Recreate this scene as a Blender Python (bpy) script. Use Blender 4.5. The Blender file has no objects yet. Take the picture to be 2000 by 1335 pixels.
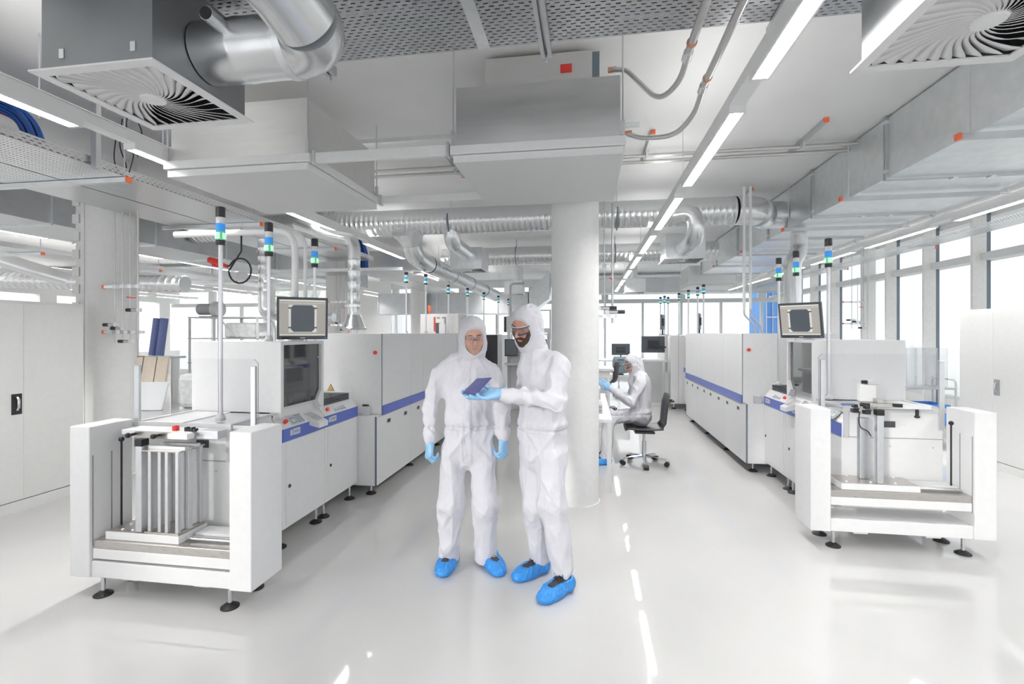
import bpy, bmesh, math, random
import numpy as np
from math import sin, cos, pi, radians, atan2, sqrt
from mathutils import Vector, Matrix
random.seed(7)
scn = bpy.context.scene
COL = scn.collection
# ------------------------------------------------------------------ materials
def mat(name, col, rough=.5, metal=0., spec=.5, noise=0., nscale=20., bump=0., bscale=60., stretch=(1, 1, 1), trans=0., emis=None, estr=0., rvar=0., alpha=1., coat=0., sheen=0.):
    m = bpy.data.materials.new(name); m.use_nodes = True
    nt = m.node_tree; N = nt.nodes; L = nt.links
    b = N['Principled BSDF']
    b.inputs['Base Color'].default_value = (*col, 1); b.inputs['Roughness'].default_value = rough
    b.inputs['Metallic'].default_value = metal; b.inputs['Specular IOR Level'].default_value = spec
    b.inputs['Transmission Weight'].default_value = trans; b.inputs['Alpha'].default_value = alpha
    b.inputs['Coat Weight'].default_value = coat; b.inputs['Sheen Weight'].default_value = sheen
    if emis: b.inputs['Emission Color'].default_value = (*emis, 1); b.inputs['Emission Strength'].default_value = estr
    tc = N.new('ShaderNodeTexCoord'); mp = N.new('ShaderNodeMapping'); mp.inputs['Scale'].default_value = stretch
    L.new(tc.outputs['Object'], mp.inputs['Vector'])
    nz = N.new('ShaderNodeTexNoise'); nz.inputs['Scale'].default_value = nscale; nz.inputs['Detail'].default_value = 4
    L.new(mp.outputs[0], nz.inputs['Vector'])
    n = max(noise, .015)
    mr = N.new('ShaderNodeMapRange'); mr.inputs['From Min'].default_value = .3; mr.inputs['From Max'].default_value = .7
    mr.inputs['To Min'].default_value = 1 - n; mr.inputs['To Max'].default_value = 1 + n
    L.new(nz.outputs['Fac'], mr.inputs['Value'])
    mx = N.new('ShaderNodeMix'); mx.data_type = 'RGBA'; mx.blend_type = 'MULTIPLY'; mx.inputs['Factor'].default_value = 1
    mx.inputs['A'].default_value = (*col, 1); L.new(mr.outputs[0], mx.inputs['B']); L.new(mx.outputs['Result'], b.inputs['Base Color'])
    if rvar:
        r2 = N.new('ShaderNodeMapRange'); r2.inputs['From Min'].default_value = .3; r2.inputs['From Max'].default_value = .7
        r2.inputs['To Min'].default_value = max(.02, rough - rvar); r2.inputs['To Max'].default_value = rough + rvar
        L.new(nz.outputs['Fac'], r2.inputs['Value']); L.new(r2.outputs[0], b.inputs['Roughness'])
    if bump:
        n2 = N.new('ShaderNodeTexNoise'); n2.inputs['Scale'].default_value = bscale; n2.inputs['Detail'].default_value = 5
        L.new(mp.outputs[0], n2.inputs['Vector'])
        bp = N.new('ShaderNodeBump'); bp.inputs['Strength'].default_value = bump; bp.inputs['Distance'].default_value = .01
        L.new(n2.outputs['Fac'], bp.inputs['Height']); L.new(bp.outputs[0], b.inputs['Normal'])
    return m
def glassmat(name, col, refl=.12, rough=.0, tint=1.):
    m = bpy.data.materials.new(name); m.use_nodes = True
    nt = m.node_tree; N = nt.nodes; L = nt.links; N.clear()
    o = N.new('ShaderNodeOutputMaterial'); t = N.new('ShaderNodeBsdfTransparent'); g = N.new('ShaderNodeBsdfGlossy')
    t.inputs[0].default_value = (*col, 1); g.inputs['Roughness'].default_value = rough
    lw = N.new('ShaderNodeLayerWeight'); lw.inputs[0].default_value = .15
    mr = N.new('ShaderNodeMapRange'); mr.inputs['To Min'].default_value = refl * .4; mr.inputs['To Max'].default_value = min(1, refl * 4)
    L.new(lw.outputs['Fresnel'], mr.inputs['Value'])
    mx = N.new('ShaderNodeMixShader'); L.new(mr.outputs[0], mx.inputs[0]); L.new(t.outputs[0], mx.inputs[1]); L.new(g.outputs[0], mx.inputs[2])
    L.new(mx.outputs[0], o.inputs[0]); return m
def perfmat(name, col, px, py, sx, sy, ax=(0, 1), rough=.35, metal=1., stag=True):
    """sheet metal pierced by slots: period px,py and slot half-size sx,sy in the object axes ax"""
    m = bpy.data.materials.new(name); m.use_nodes = True
    nt = m.node_tree; N = nt.nodes; L = nt.links
    b = N['Principled BSDF']; b.inputs['Base Color'].default_value = (*col, 1); b.inputs['Metallic'].default_value = metal; b.inputs['Roughness'].default_value = rough
    tc = N.new('ShaderNodeTexCoord'); sp = N.new('ShaderNodeSeparateXYZ'); L.new(tc.outputs['Object'], sp.inputs[0])
    def M(op, a, bb=None, c=None):
        n = N.new('ShaderNodeMath'); n.operation = op
        for i, v in enumerate((a, bb, c)):
            if v is None: continue
            if isinstance(v, (int, float)): n.inputs[i].default_value = v
            else: L.new(v, n.inputs[i])
        return n.outputs[0]
    u = M('DIVIDE', sp.outputs[ax[0]], px); v = M('DIVIDE', sp.outputs[ax[1]], py)
    if stag:
        row = M('FLOOR', v); u = M('ADD', u, M('MULTIPLY', M('MODULO', row, 2.), .5))
    fu = M('ABSOLUTE', M('SUBTRACT', M('FRACT', u), .5)); fv = M('ABSOLUTE', M('SUBTRACT', M('FRACT', v), .5))
    hole = M('MULTIPLY', M('LESS_THAN', fu, sx / px), M('LESS_THAN', fv, sy / py))
    t = N.new('ShaderNodeBsdfTransparent'); mx = N.new('ShaderNodeMixShader')
    L.new(hole, mx.inputs[0]); L.new(b.outputs[0], mx.inputs[1]); L.new(t.outputs[0], mx.inputs[2])
    L.new(mx.outputs[0], N['Material Output'].inputs[0]); return m
W = .80
M_ = dict(
 white=mat('powder_coat_white', (W, W, W * 1.005), .38, spec=.4, noise=.015),
 warm=mat('warm_white_panel', (.80, .79, .775), .42, noise=.02),
 cab=mat('cabinet_white', (.80, .80, .79), .35, noise=.015),
 wall=mat('wall_paint', (.82, .82, .81), .7, noise=.02, bump=.02),
 ceil=mat('ceiling_paint', (.90, .90, .895), .8, noise=.02, nscale=2),
 floor=mat('epoxy_floor', (.59, .586, .583), .035, spec=1.0, noise=.03, nscale=1.2, rvar=.012),
 seam=mat('floor_joint', (.62, .61, .60), .2),
 blue=mat('blue_band', (.085, .13, .46), .3, noise=.03),
 dark=mat('black_rubber', (.012, .012, .013), .5),
 black=mat('black_plastic', (.02, .02, .023), .35),
 grey=mat('grey_plastic', (.33, .34, .35), .4),
 lgrey=mat('light_grey_plastic', (.58, .59, .60), .4),
 steel=mat('brushed_steel', (.60, .57, .54), .32, 1., noise=.025, nscale=9, stretch=(2, 30, 30), rvar=.06),
 alu=mat('anodised_aluminium', (.72, .73, .75), .34, 1., noise=.04),
 pole=mat('aluminium_tube', (.78, .78, .80), .28, .9),
 galv=mat('galvanised_sheet', (.83, .85, .86), .36, 1., noise=.05, nscale=9, rvar=.03),
 galvd=mat('aged_galvanised_sheet', (.60, .615, .63), .40, 1., noise=.05, nscale=6, rvar=.03),
 spiral=mat('spiral_duct_sheet', (.80, .81, .82), .27, 1., noise=.02, nscale=6),
 chrome=mat('chrome', (.8, .8, .82), .12, 1.),
 bsteel=mat('blank_steel_casing', (.80, .795, .785), .40, 1., noise=.03, nscale=4, stretch=(1, 6, 6), rvar=.03),
 red=mat('red_plastic', (.75, .05, .04), .35),
 redpole=mat('fire_red_plastic', (.62, .08, .06), .4),
 orange=mat('orange_cap', (.85, .16, .06), .45),
 yellow=mat('warning_yellow', (.75, .42, .10), .5),
 lblue=mat('lens_blue', (.04, .28, .75), .15, emis=(.05, .35, .9), estr=.25),
 lgreen=mat('lens_green', (.12, .52, .26), .15, emis=(.15, .7, .35), estr=.22),
 lgreenlit=mat('lit_diode', (.8, 1, .85), .2, emis=(.7, 1., .78), estr=.7),
 lclear=mat('lens_clear', (.80, .80, .80), .12),
 lamp=mat('lamp_diffuser', (.95, .95, .93), .5, emis=(1, .99, .97), estr=92.),
 fillup=mat('ceiling_fill_glow', (.95, .95, .93), .5, emis=(1, .99, .97), estr=9.),  # invented glow for the top of the rails, brightens the ceiling
 lampw=mat('luminaire_body', (.84, .84, .84), .4),
 scrn=mat('screen_panel', (.36, .34, .31), .3, emis=(.36, .34, .31), estr=.35),
 scrl=mat('screen_light', (.66, .65, .61), .3, emis=(.6, .6, .56), estr=.35),
 scrd=mat('screen_wafer', (.07, .08, .095), .3, emis=(.07, .08, .1), estr=.3),
 bezel=mat('monitor_bezel', (.055, .065, .08), .35),
 tint=mat('tinted_window', (.035, .037, .042), .04, spec=.9, coat=.6),
 lcd=mat('panel_display', (.30, .38, .46), .25),
 key=mat('keypad_grey', (.62, .63, .62), .5),
 suit=mat('cleanroom_fabric', (.66, .655, .70), .8, noise=.015, bump=.3, bscale=30),
 suit2=mat('cleanroom_fabric_seam', (.78, .78, .82), .7, noise=.02),
 glove=mat('nitrile_glove', (.30, .55, .82), .42, noise=.04, bump=.25, bscale=90),
 cover=mat('shoe_cover_film', (.035, .27, .72), .28, noise=.10, nscale=30, bump=.5, bscale=55, stretch=(2, 1, 1)),
 shoe=mat('trainer_upper', (.045, .045, .052), .7, noise=.15, nscale=60),
 lace=mat('shoe_lace', (.015, .015, .017), .8), lacew=mat('shoe_lace_white', (.7, .7, .68), .8),
 skin=mat('skin', (.62, .36, .27), .5, noise=.06, nscale=40), skin2=mat('skin_ruddy', (.62, .32, .23), .5, noise=.07, nscale=40),
 lip=mat('lips', (.50, .25, .20), .5), brow=mat('brow_hair', (.11, .06, .045), .8), beard=mat('beard_hair', (.065, .036, .026), .85, noise=.3, nscale=120, bump=.6, bscale=260),
 gogf=mat('goggle_frame', (.05, .06, .10), .3), lens=glassmat('clear_lens', (.90, .93, .98), .10), lens2=glassmat('goggle_lens', (.80, .83, .90), .12),
 glass=glassmat('window_glass', (.97, .985, .99), .05), acryl=glassmat('clear_acrylic', (.97, .97, .975), .05), acryl3=glassmat('tube_acrylic', (.955, .96, .965), .12), acryl2=glassmat('smoked_acrylic', (.55, .56, .58), .08),
 wafer=mat('solar_wafer', (.03, .04, .22), .25, noise=.25, nscale=60, coat=.3),
 card=mat('cardboard', (.50, .33, .20), .8, noise=.06), card2=mat('pale_cardboard', (.70, .60, .49), .8, noise=.05),
 film=mat('crinkled_film', (.86, .87, .88), .3, noise=.15, nscale=8, bump=1., bscale=12),
 bluepipe=mat('blue_insulation', (.13, .17, .36), .7, noise=.06), bcable=mat('blue_cable', (.015, .10, .42), .4), rcable=mat('red_cable', (.42, .05, .04), .45),
 copper=mat('copper', (.62, .33, .22), .3, 1.), brass=mat('brass', (.6, .5, .3), .3, 1.),
 trav=mat('dark_window_frame', (.17, .21, .25), .45), plen=mat('plenum_sheet_dimmed', (.33, .34, .35), .48, 1., noise=.06, nscale=5, rvar=.04), stub=mat('stubble_skin', (.52, .33, .26), .6, noise=.08, nscale=60), fin=mat('concrete_fin', (.84, .83, .81), .75, noise=.04, bump=.03),  # plen: sheet darkened to stand in for the dim ceiling it reflects
 frame=mat('mullion_grey', (.72, .73, .73), .5), chair=mat('chair_shell', (.035, .037, .042), .45), chairb=mat('blue_grey_chair_shell', (.20, .27, .32), .45),
 cratebl=mat('blue_crate', (.07, .33, .85), .45), tpipe=mat('steel_pipe', (.62, .61, .60), .3, 1.),
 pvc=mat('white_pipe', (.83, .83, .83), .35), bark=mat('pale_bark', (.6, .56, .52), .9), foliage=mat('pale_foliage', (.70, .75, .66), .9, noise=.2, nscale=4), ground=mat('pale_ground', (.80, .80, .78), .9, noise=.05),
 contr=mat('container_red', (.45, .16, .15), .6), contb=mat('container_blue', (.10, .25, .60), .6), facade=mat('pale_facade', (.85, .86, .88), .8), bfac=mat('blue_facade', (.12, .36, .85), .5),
)
M_['tray'] = perfmat('perforated_tray', (.50, .51, .525), .05, .025, .0125, .0035, (0, 1), .33)
M_['trayy'] = perfmat('perforated_tray_long', (.80, .81, .82), .025, .05, .0035, .0125, (1, 0), .3, stag=True)
M_['trays'] = perfmat('tray_flange', (.72, .72, .73), .05, .022, .014, .003, (1, 2), .35, stag=True)
M_['ffu'] = perfmat('filter_face', (.84, .84, .84), .022, .022, .0042, .0042, (0, 1), .45, .1)
# ------------------------------------------------------------------ mesh builder
class MB:
    def __init__(s): s.v = []; s.f = []; s.sm = []; s.mi = []; s.cur = 0
    def add(s, vs, fs, smooth=False):
        o = len(s.v); s.v += [tuple(p) for p in vs]
        for f in fs: s.f.append([i + o for i in f]); s.sm.append(smooth); s.mi.append(s.cur)
        return s
    def box(s, x0, x1, y0, y1, z0, z1):
        x0, x1 = min(x0, x1), max(x0, x1); y0, y1 = min(y0, y1), max(y0, y1); z0, z1 = min(z0, z1), max(z0, z1)
        return s.add([(x0, y0, z0), (x1, y0, z0), (x1, y1, z0), (x0, y1, z0), (x0, y0, z1), (x1, y0, z1), (x1, y1, z1), (x0, y1, z1)],
                     [(0, 3, 2, 1), (4, 5, 6, 7), (0, 1, 5, 4), (1, 2, 6, 5), (2, 3, 7, 6), (3, 0, 4, 7)])
    def prism(s, poly, axis, a, b):
        """extrude a 2D polygon along an axis; the 2D coords are the other two axes in xyz order"""
        def P3(p, t):
            q = list(p); q.insert(axis, t); return q
        n = len(poly)
        return s.add([P3(p, a) for p in poly] + [P3(p, b) for p in poly],
                     [list(range(n - 1, -1, -1)), list(range(n, 2 * n))] + [(i, (i + 1) % n, n + (i + 1) % n, n + i) for i in range(n)])
    def tube(s, pts, r, n=10, caps=True):
        pts = [Vector(p) for p in pts]; m = len(pts)
        rs = r if isinstance(r, (list, tuple)) else [r] * m
        t0 = (pts[1] - pts[0]).normalized(); ref = Vector((0, 0, 1)) if abs(t0.z) < .9 else Vector((1, 0, 0))
        a = t0.cross(ref).normalized(); rings = []
        for i in range(m):
            if i == 0: t = t0
            elif i == m - 1: t = (pts[-1] - pts[-2]).normalized()
            else: t = ((pts[i + 1] - pts[i]).normalized() + (pts[i] - pts[i - 1]).normalized()).normalized()
            a = (a - t * a.dot(t)).normalized(); b = t.cross(a)
            sc = 1.
            if 0 < i < m - 1:
                cs = t.dot((pts[i] - pts[i - 1]).normalized()); sc = 1 / max(.5, cs)
            rings.append([pts[i] + (a * cos(2 * pi * k / n) + b * sin(2 * pi * k / n)) * rs[i] for k in range(n)])
        s.add([p for R in rings for p in R], [(i * n + k, i * n + (k + 1) % n, (i + 1) * n + (k + 1) % n, (i + 1) * n + k) for i in range(m - 1) for k in range(n)], True)
        if caps: s.add(rings[0], [list(range(n - 1, -1, -1))]); s.add(rings[-1], [list(range(n))])
        return s
    def cyl(s, p, q, r, n=16, r2=None, caps=True): return s.tube([p, q], [r, r if r2 is None else r2], n, caps)
    def lathe(s, c, prof, axis=2, n=24):
        """prof: (radius, height) pairs along an axis from c"""
        c = Vector(c); e = [Vector((1, 0, 0)), Vector((0, 1, 0)), Vector((0, 0, 1))]
        w = e[axis]; a = e[(axis + 1) % 3]; b = e[(axis + 2) % 3]
        V = [c + w * h + (a * cos(2 * pi * k / n) + b * sin(2 * pi * k / n)) * r for r, h in prof for k in range(n)]
        m = len(prof)
        for i in range(m - 1):
            s.add(V[i * n:(i + 2) * n], [(k, (k + 1) % n, n + (k + 1) % n, n + k) for k in range(n)], True)
        if prof[0][0] > 1e-4: s.add(V[:n], [list(range(n - 1, -1, -1))])
        if prof[-1][0] > 1e-4: s.add(V[-n:], [list(range(n))])
        return s
    def ball(s, c, r, n=12, sc=(1, 1, 1)):
        V = []; F = []
        for i in range(n // 2 + 1):
            t = pi * i / (n // 2)
            for k in range(n): V.append((c[0] + r * sc[0] * sin(t) * cos(2 * pi * k / n), c[1] + r * sc[1] * sin(t) * sin(2 * pi * k / n), c[2] + r * sc[2] * cos(t)))
        for i in range(n // 2):
            for k in range(n): F.append((i * n + k, (i + 1) * n + k, (i + 1) * n + (k + 1) % n, i * n + (k + 1) % n))
        return s.add(V, F, True)
    def beam(s, p, q, w, h, up=(0, 0, 1)):
        """rectangular bar from p to q, w wide and h high"""
        p = Vector(p); q = Vector(q); t = (q - p).normalized(); u = Vector(up)
        if abs(t.dot(u)) > .95: u = Vector((0, 1, 0))
        a = t.cross(u).normalized() * (w / 2); b = a.cross(t).normalized() * (h / 2)
        V = [p - a - b, p + a - b, p + a + b, p - a + b, q - a - b, q + a - b, q + a + b, q - a + b]
        return s.add(V, [(0, 3, 2, 1), (4, 5, 6, 7), (0, 1, 5, 4), (1, 2, 6, 5), (2, 3, 7, 6), (3, 0, 4, 7)])
    def xf(s, fn): s.v = [tuple(fn(p)) for p in s.v]; return s
def link(name, mb, m, parent=None, loc=None, bev=0., kind=None):
    me = bpy.data.meshes.new(name)
    base = Vector(loc) if loc is not None else (Vector(parent['_w']) if parent is not None else Vector((0, 0, 0)))
    me.from_pydata([tuple(Vector(p) - base) for p in mb.v], [], mb.f)
    me.polygons.foreach_set('use_smooth', mb.sm)
    ms = m if isinstance(m, (list, tuple)) else [m]
    for q in ms: me.materials.append(q)
    if len(ms) > 1: me.polygons.foreach_set('material_index', mb.mi)
    bm = bmesh.new(); bm.from_mesh(me)
    bmesh.ops.remove_doubles(bm, verts=[v for v in bm.verts if v.is_wire], dist=0)
    bmesh.ops.recalc_face_normals(bm, faces=bm.faces); bm.to_mesh(me); bm.free(); me.update()
    o = bpy.data.objects.new(name, me); COL.objects.link(o)
    if parent is not None:
        o.parent = parent; o.location = base - Vector(parent['_w'])
    else: o.location = base
    o['_w'] = tuple(base)
    if bev:
        b = o.modifiers.new('edge', 'BEVEL'); b.width = bev; b.segments = 2; b.limit_method = 'ANGLE'; b.angle_limit = radians(50)
    if kind: o['kind'] = kind
    return o
def thing(name, label, cat, loc, group=None):
    o = bpy.data.objects.new(name, None); COL.objects.link(o); o.location = loc; o.empty_display_size = .1
    o['label'] = label; o['category'] = cat; o['_w'] = tuple(loc)
    if group: o['group'] = group
    return o
def solo(name, label, cat, mb, m, loc=None, group=None, bev=0., kind=None):
    if loc is None:
        a = np.array(mb.v); loc = (float(a[:, 0].mean()), float(a[:, 1].mean()), float(a[:, 2].min()))
    o = link(name, mb, m, None, loc, bev, kind)
    o['label'] = label; o['category'] = cat
    if group: o['group'] = group
    return o
def struct(name, mb, m, parent=None, bev=0.):
    o = link(name, mb, m, parent, None if parent is not None else (0, 0, 0), bev)
    if parent is None: o['kind'] = 'structure'
    return o
def dup(root, loc, label=None, group=None, rotz=None):
    def rec(o, par):
        c = o.copy(); COL.objects.link(c)
        if par is not None: c.parent = par
        for ch in list(o.children): rec(ch, c)
        return c
    r = rec(root, None); r.location = loc; r['_w'] = tuple(loc)
    if rotz is not None: r.rotation_euler = (0, 0, rotz)
    if label: r['label'] = label
    if group: r['group'] = group
    return r
def arc(c, r, a0, a1, ex, ey, n=8):
    c = Vector(c); ex = Vector(ex); ey = Vector(ey)
    return [c + ex * (r * cos(a0 + (a1 - a0) * i / n)) + ey * (r * sin(a0 + (a1 - a0) * i / n)) for i in range(n + 1)]
def spiral(mb, p, q, r, pitch=.11, n=20, ridge=.006):
    """round duct with pressed seam ridges"""
    p = Vector(p); q = Vector(q); Ln = (q - p).length; k = max(1, int(Ln / pitch)); pts = []; rs = []
    for i in range(k):
        a = i / k
        for t, rr in ((0, r), (.80, r), (.86, r + ridge), (.94, r + ridge)): pts.append(p.lerp(q, a + t / k)); rs.append(rr)
    pts.append(q); rs.append(r)
    return mb.tube(pts, rs, n)
def fillet(pts, rad, n=6):
    """round the corners of a polyline"""
    P = [Vector(p) for p in pts]; out = [P[0]]
    for i in range(1, len(P) - 1):
        a = (P[i - 1] - P[i]); b = (P[i + 1] - P[i]); R = min(rad, a.length * .49, b.length * .49)
        s0 = P[i] + a.normalized() * R; s1 = P[i] + b.normalized() * R
        for k in range(n + 1):
            t = k / n; out.append(s0 * (1 - t) ** 2 + P[i] * 2 * t * (1 - t) + s1 * t * t)
    return out + [P[-1]]
# ------------------------------------------------------------------ camera
CH = 1.65; TH = math.atan(148 / 944); CT, ST = cos(TH), sin(TH)
cd = bpy.data.cameras.new('camera'); cam = bpy.data.objects.new('camera', cd); COL.objects.link(cam)
cam.location = (0, 0, CH); cam.rotation_euler = (pi / 2, 0, TH); cd.lens = 36 * 944 / 2000; cd.sensor_width = 36
cd.shift_y = -17.5 / 2000; cd.clip_start = .02; scn.camera = cam
# ------------------------------------------------------------------ shell
AX = -.125; ZC = 3.65
def shell():
    m = MB().box(-17.5, 6.9, -2.8, 18.4, -.12, 0); struct('floor', m, M_['floor'])
    m = MB().box(-17.5, 6.9, -2.6, 18.4, ZC, ZC + .1); struct('ceiling', m, M_['ceil'])
    # floor joints: a slightly duller strip pattern
    # right glazed wall -------------------------------------------------
    w = MB(); w.box(6.5, 6.75, -1, 18.4, 0, .45); w.box(6.5, 6.75, -1, 18.4, 3.55, ZC)
    w.box(6.3, 6.45, 12.10, 12.17, 0, ZC).box(6.3, 6.45, 12.36, 12.43, 0, ZC)
    struct('wall_right', w, M_['wall'])
    ys = [y for y in [11.36 - 1.165 * k for k in range(-5, 9)] if not (12.0 < y < 12.8)]
    for i, y in enumerate(ys):
        f = MB().box(6.24, 6.44, y - .025, y + .025, 0, ZC); a = struct('trim_%d' % (i + 1), f, M_['fin']); a.name = 'trim_%d' % (i + 1)
        d = MB().box(6.441, 6.5, y - .025, y + .03, 0, ZC); link('frame_profile', d, M_['trav'], a)
    for i, (y0, y1) in enumerate(((-1, 12.2), (12.2, 18.4))):
        g = MB().box(6.6, 6.61, y0, y1, .45, 3.55); wo = struct('window_%d' % (i + 1), g, M_['glass'])
        t = MB().box(6.36, 6.62, y0, y1, 2.84, 2.96); t.box(6.5, 6.62, y0, y1, .45, .52)
        link('transom', t, M_['frame'], wo)
    # back glazed wall ----------------------------------------------------
    b = MB(); b.box(-17.5, 6.9, 18.0, 18.3, 0, .12); b.box(-17.5, 6.9, 18.0, 18.3, 3.38, ZC); b.box(-9.0, -7.6, 17.96, 17.99, 0, ZC)
    struct('wall_back', b, M_['wall'])
    g = MB().box(-17.5, 6.9, 18.15, 18.16, .12, 3.4); wo = struct('window_3', g, M_['glass'])
    t = MB().box(-17.5, 6.9, 18.06, 18.22, 2.74, 2.88)
    link('transom', t, M_['frame'], wo)
    for k in range(17):
        x = 1.3 + 1.35 * (k - 12.5)
        mm = MB().box(x - .035, x + .035, 18.06, 18.2, .12, 2.74)
        if k % 2 == 0: mm.box(x - .12, x + .12, 18.03, 18.2, 2.88, 3.4)
        link('mullion', mm, M_['frame'], wo)
    f = MB().box(-17.5, 6.9, -2.8, -2.6, 2.95, ZC + .1)
    for k in range(8): f.box(-17.0 + 3.3 * k, -16.4 + 3.3 * k, -2.8, -2.6, 0, 2.95)
    struct('wall_front', f, M_['wall'])
    # far left wall with windows --------------------------------------------
    b = MB(); b.box(-17.6, -17.4, -1, 18.4, 0, .9); b.box(-17.6, -17.4, -1, 18.4, 2.9, ZC)
    for k in range(8): b.box(-17.6, -17.4, 2 + 2.2 * k, 2.5 + 2.2 * k, .9, 2.9)
    struct('wall_left', b, M_['wall'])
    # columns -----------------------------------------------------------------
    lab = {(0, 0): 'round white column standing behind the two men', (1, 0): 'round white column with pipes beside left cabinet', (1, 1): 'round white column behind the exhaust hood on left machine', (2, 1): 'white column behind the leaning cartons'}
    for (i, x) in enumerate((AX, -5.47, -10.85)):
        for j, y in enumerate((4.83, 9.95, 15.1)):
            c = MB(); c.lathe((x, y, 0), [(.245, 0), (.245, .012), (.2325, .012), (.2325, ZC)], 2, 40)
            o = link('round_column', c, M_['wall'], None, (x, y, 0)); o['kind'] = 'structure'
            o['label'] = lab.get((i, j), 'round white column deeper in the hall, row %s from right, place %s from front' % (('one', 'two', 'three')[i], ('one', 'two', 'three')[j])); o['category'] = 'column'
shell()
# ------------------------------------------------------------------ production lines
class Line:
    def __init__(s, side, y0): s.sd = side; s.y0 = y0; s.w = 'left' if side < 0 else 'right'
    def x(s, u): return AX + s.sd * u
    def p(s, u, v, z): return (s.x(u), s.y0 + v, z)
    def box(s, mb, u0, u1, v0, v1, z0, z1): return mb.box(s.x(u0), s.x(u1), s.y0 + v0, s.y0 + v1, z0, z1)
    def b(s, *a): return s.box(MB(), *a)
    def prism(s, mb, poly, v0, v1):
        """profile in (u,z), extruded along v"""
        return mb.prism([(s.x(u), z) for u, z in poly], 1, s.y0 + v0, s.y0 + v1) if False else mb.add(
            [(s.x(u), s.y0 + v0, z) for u, z in poly] + [(s.x(u), s.y0 + v1, z) for u, z in poly],
            [list(range(len(poly) - 1, -1, -1)), list(range(len(poly), 2 * len(poly)))] + [(i, (i + 1) % len(poly), len(poly) + (i + 1) % len(poly), len(poly) + i) for i in range(len(poly))])
    def foot(s, T, u, v, top):
        f = link('foot', MB().cyl(s.p(u, v, .02), s.p(u, v, top), .012, 12), M_['chrome'], T)
        link('foot_pad', MB().lathe(s.p(u, v, 0), [(.052, 0), (.052, .008), (.03, .022), (.014, .03), (.0, .031)], 2, 24), M_['dark'], f)
def knobred(L, T, u, v, z, n=(-.75, .66)):
    """emergency stop on the sloped desk: n = (u,z) outward normal"""
    a = Vector(L.p(u, v, z)); d = Vector((L.sd * n[0], 0, n[1])).normalized()
    k = link('emergency_stop', MB().cyl(a, a + d * .012, .012, 14).cyl(a + d * .012, a + d * .03, .0165, 16), M_['red'], T); return k
def tower(L, lift):
    T = thing('loading_lift', 'white open-fronted loading lift at the front of the %s machine line' % L.w, 'loading machine', L.p(2.45, 0, 0))
    for (u0, u1) in ((1.822, 1.965), (2.935, 3.078)):
        link('side_panel', L.b(u0, u1, -.055, .235, .13, 1.067), M_['white'], T, bev=.005)
    link('base_beam', L.b(1.965, 2.935, -.04, .235, .13, .228), M_['white'], T, bev=.003)
    dz = lift
    link('lift_shelf', L.b(1.972, 2.93, -.036, .225, .243 + dz, .305 + dz), M_['white'], T, bev=.002)
    link('steel_tray', L.b(1.972, 2.93, -.034, .225, .306 + dz, .356 + dz), M_['steel'], T, bev=.002)
    # guide slots and rod on the outer panel
    for v, z0 in ((-.033, .32), (.088, .33)):
        link('guide_slot', L.b(2.9325, 2.936, v - .004, v + .004, z0, .885), M_['grey'], T); link('guide_slot', L.b(1.9645, 1.9685, v - .004, v + .004, z0, .885), M_['grey'], T)
    link('stop_rod', MB().cyl(L.p(2.895, .12, .36 + dz), L.p(2.895, .12, .945), .006, 10).ball(L.p(2.895, .12, .955), .017, 12), M_['dark'], T)
    # pallet with steel top
    if L.sd < 0: pu0, pu1 = 2.345, 2.866
    else: pu0, pu1 = 2.06, 2.605
    zt = .357 + dz
    pal = link('pallet', L.b(pu0, pu1, -.012, .215, zt, zt + .048), M_['white'], T, bev=.002)
    link('pallet_plate', L.b(pu0 + .008, pu1 - .008, -.006, .21, zt + .0485, zt + .0515), M_['steel'], pal)
    for k in range(6):
        link('locating_pin', MB().lathe(L.p((pu0 + .05 + .085 * k) if L.sd > 0 else (2.70 + .025 * k), (.02, .19)[k % 2] if L.sd > 0 else (.02, .10, .19)[k % 3], zt + .0517), [(.009, 0), (.009, .006), (.004, .010), (0, .0102)], 2, 10), M_['pvc'], pal)
    # slide rail beside the pallet
    r0, r1 = (1.99, 2.33) if L.sd < 0 else (2.62, 2.92)
    s_ = link('slide_plate', L.b(r0, r1, .10, .215, zt, zt + .03), M_['white'], T)
    link('slide_rail', MB().cyl(L.p(r0, .05, zt + .016), L.p(r1, .05, zt + .016), .009, 10).cyl(L.p(r0, .078, zt + .016), L.p(r1, .078, zt + .016), .006, 10), M_['alu'], T)
    for u in (2.005, 2.895):
        for v in (0, .225): L.foot(T, u, v, .13)
    for u in (2.2, 2.7): link('base_bracket', L.b(u - .05, u + .05, .0, .15, .105, .1295), M_['pvc'], T)
    return T
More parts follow.
